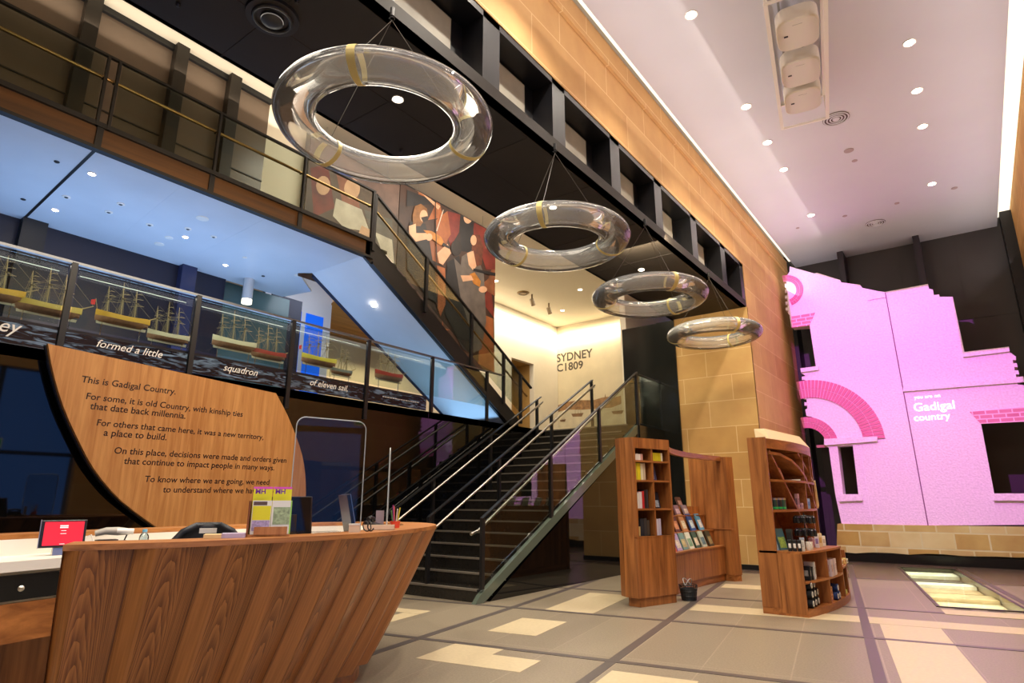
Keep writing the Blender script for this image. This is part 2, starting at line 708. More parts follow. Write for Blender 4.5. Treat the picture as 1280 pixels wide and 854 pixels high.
for P in ([(-3.35, 6.05), (-2.8, 6.05), (-2.8, 6.88), (-3.35, 6.88)],
          [(-3.34, 4.77), (-2.35, 4.77), (-2.35, 5.18), (-2.82, 5.18), (-2.82, 5.45), (-3.34, 5.45)],
          [(-3.35, 7.5), (-2.72, 7.5), (-2.72, 9.15), (-3.35, 9.15)],
          [(-1.72, 4.3), (-1.05, 4.3), (-1.05, 5.15), (-1.72, 5.15)],
          [(-1.74, 8.27), (0.12, 8.33), (1.9, 8.33), (1.9, 8.74), (-1.74, 8.78)],
          [(0.3, 5.3), (0.86, 5.3), (0.86, 8.32), (0.3, 8.32)],
          [(-1.72, 10.6), (-0.9, 10.6), (-0.9, 11.1), (-1.72, 11.1)],
          [(-5.3, 6.55), (-4.55, 6.55), (-4.55, 6.78), (-5.3, 6.78)],
          [(-4.78, 5.75), (-4.55, 5.75), (-4.55, 6.54), (-4.78, 6.54)]):
    inlay(P, pale_stone, 0.002, 'pale_inlay')
for u in (-3.78, -1.81, 0.16, 2.1):
    inlay([(u - .045, 3), (u + .045, 3), (u + .045, 15.6), (u - .045, 15.6)], dark_stone, 0.003, 'dark_strip')
for v in (5.44, 7.46, 9.45, 12.9):
    u1 = 1.0 if v > 12 else 4
    inlay([(-7, v - .04), (u1, v - .04), (u1, v + .04), (-7, v + .04)], dark_stone, 0.0035, 'dark_strip')
brown_stone = mat('brown_paving', (98, 84, 78), 0.25, noise=0.08, nscale=30)
for P in ([(-4, 12.9), (1.05, 12.9), (1.05, 18), (-4, 18)], [(1.96, 12.9), (4, 12.9), (4, 18), (1.96, 18)], [(1.05, 15.39), (1.96, 15.39), (1.96, 18), (1.05, 18)]):
    inlay(P, brown_stone, 0.0025, 'brown_paving')

# high ceiling with its recessed light strips
mb = MB()
mb.box(XL + 0.16, XR - 0.28, -7, 17.9, ZC, ZC + 0.2)
struct('ceiling', mb, ceil_mat, 'high pale ceiling over the hall with rows of downlights', 'ceiling')
mb = MB()
mb.box(XL - 0.3, XR + 0.3, -7, 18.2, ZC + 0.38, ZC + 0.5)
struct('ceiling_cove', mb, white, 'white cove above the edges of the high ceiling', 'ceiling')
for nm, x0, x1, lb in (('trim_1', XL + 0.01, XL + 0.15, 'glowing cove strip where the high ceiling meets the sandstone wall'),
                       ('trim_2', XR - 0.27, XR - 0.02, 'wide glowing cove strip beside the entry wall')):
    mb = MB()
    mb.box(x0, x1, -6.5, 17.85, ZC + 0.2, ZC + 0.24)
    struct(nm, mb, emitter('cove_glow', (255, 240, 215), 1.6), lb, 'cove light')

# sandstone: beam wall above the portals, far return and pier
sand_x = blocks('sandstone_along', (196, 150, 92), (206, 164, 108), (222, 188, 136), 1, 2, 1.25, 0.56, 0.008, shift=(0, -0.18))
sand_y = blocks('sandstone_facing', (196, 152, 88), (206, 166, 104), (224, 194, 140), 0, 2, 1.05, 0.545, 0.008, shift=(0.2, -0.1))
mb = MB()
mb.box(XL - 1.2, XL, -7, 13.05, 6.3, ZC + 0.02)
mb.box(XL - 1.2, XL, 13.05, 17.35, 0, ZC + 0.02)
mb.box(XL - 0.02, XL + 0.05, -7, 17.35, ZC - 0.35, ZC + 0.02)
struct('wall_sandstone', mb, sand_x, 'tall golden sandstone wall above the bridge openings')
mb = MB()
mb.box(-5.06, XL, 13.04, 13.1, 0, ZB)
struct('wall_pier', mb, sand_y, 'golden sandstone pier face of coursed blocks between the shelves')
mb = MB()
mb.box(-5.06, XL + 0.012, 13.02, 13.04, 0, 0.1)
struct('baseboard_pier', mb, black, 'dark skirting at the foot of the sandstone pier', 'skirting')

# bridge: black soffit, edge fascia and portal boxes
mb = MB()
mb.box(-5.11, XL - 0.01, -7, 13.03, ZB, ZB + 0.05)
mb.box(XL - 0.12, XL - 0.005, -7, 13.03, ZB, ZB + 0.14)
mb.box(-5.11, -5.06, -7, 13.03, ZB, 6.3)
for y in (0.9, 2.3, 3.7, 5.1, 6.5, 7.9, 9.3, 10.7, 12.1):
    mb.box(-5.1, XL - 0.13, y - .008, y + .008, ZB - 0.004, ZB)
mb.box(-4.36, -4.34, -7, 13.0, ZB - 0.004, ZB)
struct('ceiling_bridge', mb, bridge_black, 'black underside and edge beam of the bridge along the hall', 'bridge')
mb = MB()
DV = [1.3, 2.78, 4.26, 5.58, 7.06, 8.54, 10.1, 11.7]
for y in DV + [12.95]:
    mb.box(XL - 0.3, XL - 0.01, y - 0.14, y + 0.14, ZB + 0.14, 6.3)
mb.box(XL - 0.3, XL - 0.01, -7, 13.03, 6.22, 6.299)
mb.box(XL - 0.34, XL - 0.3, -7, 13.03, ZB + 0.14, 6.3)
struct('wall_bridge_portals', mb, mat('portal_black', (26, 26, 30), 0.35), 'row of deep black window boxes in the edge of the bridge')
lit = mat('lit_portal_panel', (150, 146, 134), 0.6, noise=0.25, nscale=2.5, emit=(255, 235, 195), estr=0.05)
for i, (a, b) in enumerate(zip([-0.2] + DV, DV + [12.95])):
    mb = MB()
    mb.box(XL - 0.299, XL - 0.28, a + 0.16, b - 0.34, ZB + 0.16, 6.18)
    struct('window_%d' % (i + 1), mb, lit, 'frosted pane set deep in a black bridge opening', 'window')

# back wall: dark panels and fins
mb = MB()
mb.box(XL - 1, XR + 1, 17.9, 18.1, 0, ZC + 0.5)
for i in range(5):
    x = -3.2 + i * 1.2
    mb.box(x - 0.008, x + 0.008, 17.892, 17.9, 0, ZC)
for z in (1.4, 3.5, 5.55):
    mb.box(XL, XR, 17.892, 17.9, z - .01, z + .01)
struct('wall_back', mb, darkpanel, 'dark grey panelled end wall behind the pink house front')
for i, x in enumerate((-2.05, -0.35)):
    mb = MB()
    mb.box(x - 0.07, x + 0.07, 17.35, 17.9, 0, ZC)
    struct('trim_%d' % (3 + i), mb, mat('dark_fin', (34, 26, 36), 0.5), 'dark vertical fin on the panelled end wall', 'fin')
mb = MB()
mb.box(XL - 0.3, XL + 0.1, 17.34, 17.9, 0, ZC)
mb.box(XR - 0.22, XR + 0.1, 17.5, 17.9, 0, ZC + 0.2)
struct('trim_5', mb, mat('dark_reveal', (14, 12, 14), 0.5), 'black reveals at both ends of the panelled end wall', 'reveal')

# entry side wall: sandstone with the window bays by the entry
mb = MB()
mb.box(XR, XR + 0.4, 5.6, 18, 0, ZC + 0.4)
mb.box(XR, XR + 0.4, -7, 5.6, 4.2, ZC + 0.4)
mb.box(XR, XR + 0.4, -7, -4.5, 0, 4.2)
struct('wall_entry', mb, blocks('sandstone_entry', (190, 136, 70), (200, 150, 84), (214, 172, 112), 1, 2, 1.25, 0.56), 'sandstone wall on the entry side of the hall')
for i in range(6):
    y = -4.5 + i * 1.683
    mb = MB()
    mb.box(XR + .1, XR + .22, y, y + .09, 0, 4.2)
    mb.box(XR + .1, XR + .22, y, y + 1.683, 2.3, 2.38)
    mb.box(XR + .1, XR + .22, y, y + 1.683, 0, .08)
    w = struct('window_%d' % (20 + i), mb, black, 'tall black framed entry window', 'window')
    MB().box(XR + .15, XR + .16, y + .09, y + 1.683, .08, 4.2).build('pane', railglass, w)
mb = MB()
mb.box(-14.5, 6, -7.2, -7, 0, 8.5)
mb.box(-14.6, -14.5, -7, 21.3, 0, 8.5)
mb.box(-14.5, XL - 1, 21.3, 21.4, 0, 8.5)
mb.box(XL - 1.2, XL - .3, -7, 21.3, ZC, 8.5)
struct('wall_behind', mb, mat('behind_wall', (120, 104, 90), 0.7), 'plain wall closing the hall behind the reception')

# black polished wall under the ship display, and the side wall of the landing
mb = MB()
mb.box(XG - 0.25, XG, -7, 13.1, 0, ZM)
for i in range(13):
    y = 0.8 + 1.4 * i - 0.02
    if y < 12:
        mb.box(XG, XG + 0.001, y - .004, y + .004, 0, ZM)
struct('wall_mezzanine', mb, blackglass, 'polished black wall below the display of model ships')
mb = MB()
mb.box(-14.4, XG, -7, 21.3, ZM - 0.12, ZM)
mb.box(XG, -5.5, 11.75, 21.3, ZM - 0.3, ZM)
struct('floor_mezzanine', mb, mat('mezzanine_floor', (60, 54, 48), 0.4), 'dark floor of the mezzanine and stair landing', 'floor')
mb = MB()
mb.box(-5.5, -5.46, 11.8, 13.1, 0, ZM)
mb.box(-5.5, -5.05, 13.06, 13.1, 0, ZB)
mb.box(-6.4, -5.06, 13.1, 13.14, ZM, ZB)
mb.box(-5.1, -5.05, 13.0, 13.1, 0, ZB)
struct('wall_landing', mb, mat('landing_dark', (30, 32, 30), 0.12, 0, 0.6), 'dark grey panel wall beside the stair landing')
mb = MB()
mb.box(-6.42, -5.06, 13.095, 13.1, 3.98, 4.0)
struct('trim_6', mb, black, 'black joint across the dark landing panel', 'joint')

# gallery slab with pale soffit, timber edge beam
SOF = [(XG - 0.05, -7), (XG - 0.05, 6.15), (-9.0, 6.15), (-9.2, 6.0), (-9.87, 6.75), (-10.6, 6.6), (-10.6, -7)]
mb = MB()
mb.pz(SOF, 5.25, 5.29)
for (x0, y0, x1, y1) in ((XG - .05, 3.21, -10.5, 3.46), (XG - .05, 4.4, -10.5, 4.52), (XG - .05, 1.0, -10.5, 1.2)):
    mb.bar((x0, y0, 5.249), (x1, y1, 5.249), 0.008, 0.003)
struct('ceiling_mezzanine', mb, soffit, 'pale soffit under the gallery washed with blue light', 'ceiling')
mb = MB()
mb.bar((XG - .02, 2.2, 5.247), (-10.4, 2.32, 5.247), 0.035, 0.006)
struct('trim_7', mb, black, 'black joint across the blue-lit soffit', 'joint')
mb = MB()
mb.pz([(XG - .06, -7), (XG - .06, 6.2), (-9.3, 6.2), (-9.3, -7)], 5.29, 5.52)
struct('floor_gallery', mb, mat('gallery_floor', (70, 60, 50), .5), 'floor slab of the upper gallery', 'floor')
edge = wood('edge_beam', (66, 40, 14), (96, 60, 22), 1, .5, .45)
mb = MB()
bays = [-6.1, -4.72, -3.34, -1.96, -.58, .8, 2.2, 3.54, 4.9, 6.3]
for a, b in zip(bays, bays[1:]):
    mb.box(XG - 0.06, XG - 0.02, a + 0.035, b - 0.035, 5.27, 5.53)
struct('trim_8', mb, edge, 'timber coloured edge beam of the gallery', 'edge beam')
mb = MB()
mb.box(XG - 0.08, XG + 0.015, -7, 6.3, 5.235, 5.275)
mb.box(XG - 0.08, XG + 0.02, -7, 6.3, 5.52, 5.58)
for y in bays[1:]:
    mb.box(XG - 0.09, XG + 0.0, y - .035, y + .035, 5.24, 5.58)
struct('trim_9', mb, black, 'black steel flanges along the gallery edge', 'edge beam')

# upper gallery: glazed dark back wall, cream walls and ceiling
mb = MB()
mb.box(-14.5, -3.6, -7, 21.3, 8.4, 8.5)
struct('ceiling_gallery', mb, mat('cream_ceiling', (226, 214, 192), .7), 'cream ceiling of the upper gallery', 'ceiling')
mb = MB()
mb.box(-9.45, -9.36, -7, 5.2, 5.52, 8.4)
struct('wall_gallery', mb, mat('gallery_dark_panel', (104, 88, 74), .3, 0, .5, noise=.1, nscale=.8), 'dark reflective panel wall at the back of the gallery')
for i, y in enumerate((-.9, .75, 2.35, 3.6, 4.5)):
    mb = MB()
    mb.box(-9.36, -9.2, y - .13, y + .06, 5.52, 8.4)
    struct('trim_%d' % (20 + i), mb, mat('gallery_mullion', (34, 28, 22), .4), 'dark upright between the gallery panels', 'upright')
mb = MB()
mb.box(-9.355, -9.34, -7, 5.2, 6.75, 6.77)
mb.box(-9.36, -9.3, -7, 5.2, 8.3, 8.4)
struct('trim_25', mb, black, 'thin black joints of the gallery panels', 'joint')
mb = MB()
mb.box(-9.45, -9.36, 5.2, 6.0, 5.52, 8.4)
mb.box(-13.5, -13.3, 6, 17.9, ZM, 8.4)
mb.box(-13.5, -13.3, 19.35, 21.3, ZM, 8.4)
mb.box(-13.5, -13.3, 17.9, 19.35, 6.5, 8.4)
struct('wall_far', mb, cream, 'cream wall of the upper gallery lit from a cove')
mb = MB()
mb.box(-14.4, -14.3, 17.5, 20, ZM, 7)
mb.box(-14.4, -13.5, 19.35, 19.45, ZM, 6.5)
mb.box(-14.4, -13.5, 17.5, 19.4, 6.5, 6.6)
struct('wall_recess', mb, mat('recess_ochre', (190, 150, 84), .7), 'ochre recess of the opening in the cream wall')
mb = MB()
mb.box(-13.5, -6.2, 21.1, 21.3, ZM, 8.4)
mb.box(-6.45, -6.3, 13.12, 21.2, ZM, 8.4)
struct('wall_sydney', mb, cream, 'cream end wall of the landing')

# mezzanine back: navy panels, white wall with blue windows, ochre room
navy = mat('navy_panel', (20, 22, 40), .35, noise=.2, nscale=1)
mb = MB()
mb.box(-10.7, -10.55, -7, 5.4, ZM, 5.3)
struct('wall_navy', mb, navy, 'dark navy panel wall behind the model ships')
for i, (y0, y1, m_, lb) in enumerate(((1.55, 1.95, mat('mullion_blue', (52, 62, 92), .4), 'pale blue upright in the navy wall'), (2.3, 2.6, black, 'black upright in the navy wall'),
                                     (4.55, 4.8, mat('mullion_navy', (36, 44, 80), .4), 'navy upright beside the teal glazed bay'))):
    mb = MB()
    mb.box(-10.55, -10.4, y0, y1, ZM, 5.3)
    struct('trim_%d' % (30 + i), mb, m_, lb, 'upright')
mb = MB()
mb.box(-10.9, -10.8, 5.0, 6.9, ZM, 5.3)
struct('wall_teal', mb, mat('teal_bay', (74, 98, 98), .25, noise=.2, nscale=1.2), 'teal glazed bay behind the model ships')
mb = MB()
mb.box(-11.0, -10.95, 6.6, 7.3, ZM, 5.4)
struct('trim_34', mb, mat('navy_curtain', (26, 28, 46), .6), 'dark curtain edge beside the white wall', 'upright')
whitew = mat('white_wall', (222, 224, 232), .6)
mb = MB()
mb.box(-12.1, -12.0, 7.05, 8.82, ZM, 7.2)
struct('wall_white', mb, whitew, 'white wall with two tall blue panes beyond the ships')
bluepane = mat('blue_pane', (20, 95, 220), .3, emit=(20, 100, 235), estr=.55)
for i, (y0, y1) in enumerate(((7.5, 8.0), (8.12, 8.6))):
    mb = MB()
    mb.box(-12.0, -11.985, y0, y1, 3.1, 5.55)
    struct('window_%d' % (40 + i), mb, bluepane, 'tall lit blue pane in the white wall', 'window')
mb = MB()
mb.box(-13.6, -13.5, 8.8, 17.5, ZM, 5.6)
for k in range(8):
    mb.box(-13.5, -13.497, 9.5 + k, 9.512 + k, ZM, 5.6)
mb.box(-13.5, -13.497, 8.8, 17.5, 4.3, 4.312)
struct('wall_ochre', mb, mat('ochre_board', (205, 150, 66), .5, noise=.06), 'ochre board wall of the room behind the stair')
mb = MB()
mb.prism([(-13.6, 5.5), (-10.2, 6.4), (-10.2, 6.45), (-13.6, 5.55)], lambda a, b, d: (a, d, b), 8.8, 12.4)
struct('ceiling_ochre', mb, ochre, 'ochre timber ceiling of the room behind the stair', 'ceiling')

# ================================================================== PINK HOUSE FRONT
YP = 16.2
plaster = mat('rough_plaster', (226, 214, 224), .85, noise=.10, nscale=26, bump=.5)
brickm = blocks('arch_brick', (206, 120, 150), (214, 134, 160), (240, 190, 215), 0, 2, .22, .09, .012)


def pp(x, y):
    q = on_plane(x, y, 1, YP)
    return (q.x, q.z)


hf = empty('house_front', (-1.0, YP, 0), 'life-size plaster house front lit pink with toothed brick edges and stone base', 'facade')
outline = []
outline += [(987, 333), (1018, 342), (1021, 341), (1050, 350), (1051, 353), (1075, 356), (1078, 360), (1098, 364), (1106, 365),
            (1160, 355), (1161, 361), (1166, 362), (1167, 369), (1174, 368), (1174, 371), (1191, 371), (1206, 442), (1261, 435), (1262, 440), (1270, 446)]
for k in range(4):
    y = 450 + k * 9
    outline += [(1270 + k * 2, y), (1266 + k * 2, y), (1266.5 + k * 2, y + 4), (1271 + k * 2, y + 4)]
outline += [(1281, 482), (1283, 520), (1277, 520), (1226, 528), (1243, 618), (1300, 618), (1302, 656)]
outline += [(1162, 657), (1052, 655), (1044, 618), (1036, 560), (1030, 556), (1030, 545)]
outline += [(1040, 556), (1036, 540), (1026, 528), (1014, 521), (1008, 520), (1006.5, 512)]
for k in range(5):
    y = 511 - k * 8
    outline += [(1009 - k * .8, y), (1009 - k * .8, y - 4), (1005.5 - k * .8, y - 4), (1005.5 - k * .8, y - 8)]
outline += [(1007, 470), (1001, 466), (1001, 461), (1020, 459), (1012, 407), (989, 409), (987, 394)]
for k in range(6):
    y = 392 - k * 7.5
    outline += [(985 - k * .4, y), (985 - k * .4, y - 3.7), (982 - k * .3, y - 3.7), (982 - k * .3, y - 7.5)]
outline += [(983, 345), (987, 340)]


def face_mesh(pts, y0, y1):
    """triangulated slab between y0 and y1 from an outline in the XZ plane (may be concave)"""
    from mathutils.geometry import tessellate_polygon
    P = [pp(*q) for q in pts]
    tris = tessellate_polygon([[Vector((a, b, 0)) for a, b in P]])
    n = len(P)
    v = [(a, y0, b) for a, b in P] + [(a, y1, b) for a, b in P]
    f = [tuple(t) for t in tris] + [tuple(i + n for i in t[::-1]) for t in tris]
    f += [(i, (i + 1) % n, n + (i + 1) % n, n + i) for i in range(n)]
    return MB().add(v, f)


# the small sash opening is left as a true hole: the front is built from two slabs around it
hole = [(1047, 558), (1066, 557), (1073, 618), (1054, 618)]
fm = face_mesh(outline, YP, YP + .35)
fr = fm.build('plaster_front', plaster, hf)
cut_me = MB().py([pp(*q) for q in hole], YP - .2, YP + .6)
cutter = cut_me.build('cutter', plaster, None)
bo = fr.modifiers.new('opening', 'BOOLEAN')
bo.object = cutter
bo.operation = 'DIFFERENCE'
bo.solver = 'EXACT'
bpy.context.view_layer.update()
dg = bpy.context.evaluated_depsgraph_get()
nm = bpy.data.meshes.new_from_object(fr.evaluated_get(dg))
fr.modifiers.clear()
fr.data = nm
bpy.data.objects.remove(cutter)


def slab(name, pts, m, y0=-.04, y1=.02, parent=hf):
    return MB().py([pp(*q) for q in pts], YP + y0, YP + y1).build(name, m, parent)


# straight joint of the two gables
slab('joint', [(1106, 366), (1107.2, 366), (1167, 690), (1165.4, 690)], mat('joint_dark', (120, 80, 110), .9), -.003, .01)  # strip darker than the plaster marks the joint
slab('joint', [(1075, 560), (1076, 560), (1090, 655), (1089, 655)], plaster, -.02, .01)
slab('string_course', [(1129, 490), (1129, 485), (1279, 471), (1281, 478)], plaster, -.05)
slab('coping', [(1203, 441), (1261, 434), (1262, 440), (1204, 447)], plaster, -.06)
slab('coping', [(1083, 370), (1106, 365.5), (1107, 372), (1084, 376)], plaster, -.03)
slab('sill', [(1049, 619), (1078, 618), (1079, 626), (1050, 627)], plaster, -.06)
slab('sill', [(1241, 617), (1300, 617), (1301, 626), (1242, 626)], plaster, -.06)
slab('sill', [(1002, 466), (1024, 463), (1024, 458), (1001, 461)], plaster, -.06)
slab('impost', [(1032, 557), (1097, 552), (1097, 546), (1031, 549)], plaster, -.06)
slab('lintel', [(989, 396), (1019, 391), (1012, 407), (990, 410)], brickm, -.02)
slab('lintel', [(1212, 515), (1280, 509), (1283, 527), (1226, 530)], brickm, -.02)


def arch(name, cpx, r0, r1, a0, a1, n=22):
    """brick arch: c is the arch centre on the wall (x, z)"""
    c = pp(*cpx)
    mbx = MB()
    rows = []
    for i in range(n):
        t0 = a0 + (a1 - a0) * i / n + .006
        t1 = a0 + (a1 - a0) * (i + 1) / n - .006
        for (q0, q1) in ((r0, (r0 + r1) / 2 - .006), ((r0 + r1) / 2 + .006, r1)):
            pts = [(c[0] + q * math.cos(t), c[1] + q * math.sin(t)) for q, t in ((q0, t0), (q1, t0), (q1, t1), (q0, t1))]
            mbx.py(pts, YP - .03, YP + .01)
    mbx.build(name, mat('brick_voussoir', (206, 112, 146), .8), hf)
    ring_ = MB()
    ring_.grid([[(c[0] + q * math.cos(t), YP + d, c[1] + q * math.sin(t)) for q, d in ((r0, .01), (r0, -.015), (r1, -.015), (r1, .01))] for t in [a0 + (a1 - a0) * i / 24 for i in range(25)]])
    ring_.build(name + '_mortar', mat('arch_mortar', (236, 190, 214), .9), hf)


arch('brick_arch', (1016, 553), 1.07, 1.50, 0.0, math.radians(98), 30)
arch('brick_arch', (1010, 556), .40, .66, math.radians(5), math.radians(98), 14)
arch('brick_roundel', (982, 364), .26, .42, math.radians(-75), math.radians(95), 18)

# sandstone base course under the plaster
basest = blocks('base_stone', (200, 164, 104), (232, 216, 180), (230, 218, 190), 0, 2, .58, .33, .016, rough=.9, nz=.5, bump=.6)
rg = random.Random(3)
bp_ = [(1047, 655), (1165, 657), (1310, 659), (1310, 699.5)]
for k in range(12):
    x = 1290 - k * 22
    bp_ += [(x, 697.5 - k * .7 + rg.uniform(-1.2, 1.2))]
bp_ += [(1046, 689)]
slab('stone_base', bp_, basest, -.03, .35)
plin = MB()
plin.box(-3.0, 1.45, YP - .005, YP + .3, 0, .2)
plin.build('plinth', mat('plinth_dark', (20, 19, 24), .2), hf)
lt = mat('projected_white', (255, 255, 255), .9, emit=(255, 250, 255), estr=1.1)
for s, a, w in (('you are on', (1143, 499), .48), ('Gadigal', (1143, 514.5), .74), ('country', (1143, 526.5), .66)):
    q = on_plane(a[0], a[1], 1, YP)
    text('lettering', s, (q.x, YP - .006, q.z), '-Y', w, lt, hf, bold=.006 if s != 'you are on' else .0)
mb = MB()
mb.bar((pp(1020, 558)[0], YP + .1, pp(1020, 558)[1]), (pp(1040, 557)[0], YP + .1, pp(1040, 557)[1]), .06, .06)
mb.build('tie_beam', mat('pink_timber', (170, 110, 110), .6), hf)

# the pink image thrown by the projector: a lamp whose beam is masked to the plaster above the stone course
PL = Vector((-1.15, 9.2, 6.9))
pl = spot('projector_beam', PL, (-1.1, YP, 3.7), 2400, (.82, .15, 1.0), 75, .05, .02)
pl.data.use_nodes = True
nt = pl.data.node_tree
em = nt.nodes['Emission']
g = nt.nodes.new('ShaderNodeNewGeometry')


def NM(op, a, b=None, c=None):
    q = nt.nodes.new('ShaderNodeMath')
    q.operation = op
    q.use_clamp = False
    for i, v in enumerate((a, b, c)):
        if v is None:
            continue
        if isinstance(v, (int, float)):
            q.inputs[i].default_value = v
        else:
            nt.links.new(v, q.inputs[i])
    return q.outputs[0]


# direction of the beam in world space gives where it lands on the wall plane
sp = nt.nodes.new('ShaderNodeSeparateXYZ')
nt.links.new(g.outputs['Incoming'], sp.inputs[0])
dy = NM('MAXIMUM', NM('ABSOLUTE', sp.outputs[1]), .001)
sgn = NM('SIGN', sp.outputs[1])
zz = NM('ADD', NM('MULTIPLY', NM('DIVIDE', NM('MULTIPLY', sp.outputs[2], sgn), dy), YP - PL.y), PL.z)
xx = NM('ADD', NM('MULTIPLY', NM('DIVIDE', NM('MULTIPLY', sp.outputs[0], sgn), dy), YP - PL.y), PL.x)
# the projected picture is cut to the outline of the gables
gable = NM('LESS_THAN', NM('MULTIPLY_ADD', xx, .56, zz), 5.43)
gable = NM('MULTIPLY', gable, NM('LESS_THAN', xx, -1.09))
chimney = NM('MULTIPLY', NM('LESS_THAN', zz, 6.04), NM('MULTIPLY', NM('GREATER_THAN', xx, -1.10), NM('LESS_THAN', xx, .15)))
wing = NM('LESS_THAN', zz, 4.38)
k = NM('MAXIMUM', gable, NM('MAXIMUM', chimney, wing))
k = NM('MULTIPLY', k, NM('GREATER_THAN', zz, .80))
k = NM('MULTIPLY', k, NM('SUBTRACT', 1.0, NM('MULTIPLY', NM('GREATER_THAN', zz, 5.80), NM('GREATER_THAN', xx, -.15))))
k = NM('MULTIPLY', k, NM('SUBTRACT', 1.0, NM('MULTIPLY', NM('MULTIPLY', NM('GREATER_THAN', xx, .62), NM('LESS_THAN', zz, 2.78)), NM('GREATER_THAN', zz, 1.45))))
k = NM('MULTIPLY', k, NM('MULTIPLY', NM('GREATER_THAN', xx, -3.2), NM('LESS_THAN', xx, 1.06)))
nt.links.new(NM('MULTIPLY', k, 1.0), em.inputs['Strength'])

# ================================================================== STAIRS
NR, Y0, TREAD = 17, 6.72, .296
RIS = ZM / NR
granite = mat('dark_granite', (40, 37, 33), .22, 0, .5, noise=.2, nscale=20)
nosing = mat('nosing', (120, 112, 100), .35)
stair = empty('staircase', (-6.5, Y0, 0), 'broad dark granite staircase with pale nosings rising to the landing', 'stairs')
for i in range(NR):
    mb = MB()
    y = Y0 + i * TREAD
    mb.box(-7.59, -5.56, y, y + TREAD + .02, (i - .6) * RIS if i else .001, (i + 1) * RIS)
    st = mb.build('step', granite, stair)
    MB().box(-7.585, -5.565, y - .012, y + .05, (i + 1) * RIS - .022, (i + 1) * RIS + .002).build('nosing', nosing, st)
SL = RIS / TREAD


def zs(y):
    return max(0, (y - Y0)) * SL


mb = MB()
mb.px([(Y0 - .12, 0.001), (Y0 + .06, 0.001), (11.75, ZM - .17), (11.75, ZM + .0), (Y0 - .02, .10)], -5.56, -5.49)
mb.build('stringer', mat('glass_edge_stringer', (88, 98, 86), .12, 0, .7), stair)
mb = MB()
mb.px([(Y0 + .2, 0.001), (11.75, 0.001), (11.75, ZM - .17)], -5.55, -5.505)
mb.build('side_wall', blackglass, stair)


def handrail(X, ys, label, y_start, y_end, glassy=False, side=1):
    e = empty('stair_handrail', (X, ys[0], 0), label, 'handrail', 'handrails of the staircase')
    for y in ys:
        zb = math.floor((y - Y0) / TREAD + 1.001) * RIS if y > Y0 else 0
        zb = min(zb, ZM)
        MB().bar((X, y, zb), (X, y, zs(y) + 1.06), .045, .06, (0, 1, 0)).build('post', black, e)
    a, b = y_start, y_end
    MB().bar((X, a, zs(a) + 1.06), (X, b, zs(b) + 1.06), .055, .02).build('top_rail', black, e)
    xr = X + .085 * side
    pts = [(xr, a - .12, zs(a) + .86), (xr, a + .03, zs(a) + .90), (xr, b - .05, zs(b) + .93)]
    MB().tube(pts, .021, 10).build('grip_rail', steel, e, smooth=True)
    for y in ys:
        MB().bar((X, y, zs(y) + .90), (xr, y, zs(y) + .90), .014, .014).build('bracket', steel, e)
    if glassy:
        MB().px([(a + .08, .27), (11.75, ZM + .05), (11.75, ZM + 1.0), (a + .08, 1.05)], X - .006, X + .006).build('glass_panel', railglass, e)
    return e


handrail(-5.515, [6.76, 8.48, 10.16, 11.86], 'stair handrail over the glass side, beside the tall wooden bookshelf', 6.74, 11.9, True, -1)
handrail(-6.52, [6.76, 8.42, 10.08, 11.72], 'free-standing handrail down the middle of the dark stairs', 6.74, 11.76, False, 1)
handrail(-7.45, [6.76, 7.8, 9.35, 10.95], 'stair handrail along the polished black wall', 6.74, 11.1, False, 1)

# glass guard of the landing beyond the stair head
g = empty('landing_guard', (-5.5, 12, ZM), 'glass guard with black rail at the edge of the stair landing', 'balustrade')
MB().box(-5.51, -5.49, 11.9, 13.0, ZM + .05, ZM + 1.08).build('glass_panel', railglass, g)
MB().box(-5.525, -5.475, 11.88, 13.02, ZM + 1.08, ZM + 1.1).build('top_rail', black, g)

# ------------------------------------------------------------------ upper stair to the gallery
us = empty('gallery_stair', (-8.2, 10.5, ZM), 'upper flight with black stringers and pale blue-lit underside climbing to the gallery', 'stairs')
SG = (5.25 - 3.31) / (9.34 - 6.17)
YT, YB_ = 6.2, 10.2
mb = MB()
mb.px([(YT - .02, 5.22), (YT - .02, 5.58), (YT + .15, 5.58), (YB_ + .3, ZM + .16), (YB_ + .3, ZM), (YB_ - .08, ZM)], XG - .07, XG - .02)
mb.px([(YT + .12, 5.14), (YT + .12, 5.19), (YB_ + .05, ZM + .05), (YB_ - .05, ZM + .0)], XG - .08, XG + .02)
mb.build('stringer', black, us)
mb = MB()
mb.px([(YT, 5.20), (YT, 5.56), (YB_ + .3, ZM + .13), (YB_ + .3, ZM), (YB_ - .08, ZM)], -9.08, -9.02)
mb.build('stringer', mat('stringer_blue_black', (34, 42, 66), .45), us)
mb = MB()
mb.px([(YT - .05, 5.26), (YT - .05, 5.30), (YB_, ZM + .05), (YB_ - .06, ZM + .01)], -9.02, XG - .07)
mb.build('soffit', soffit, us)
n = 16
for i in range(n):
    y = YB_ + .25 - i * (YB_ - YT) / n
    z = ZM + (i + 1) * (5.52 - ZM) / n
    MB().box(-9.0, XG - .08, y - .27, y, z - .05, z).build('tread', mat('tread_dark', (52, 46, 40), .5), us)

ug = empty('gallery_stair_guard', (XG, 9, ZM), 'glass guard with black rail and bronze grip on the upper flight', 'balustrade')


def zu(y):
    return 5.50 - (y - 6.3) * .585


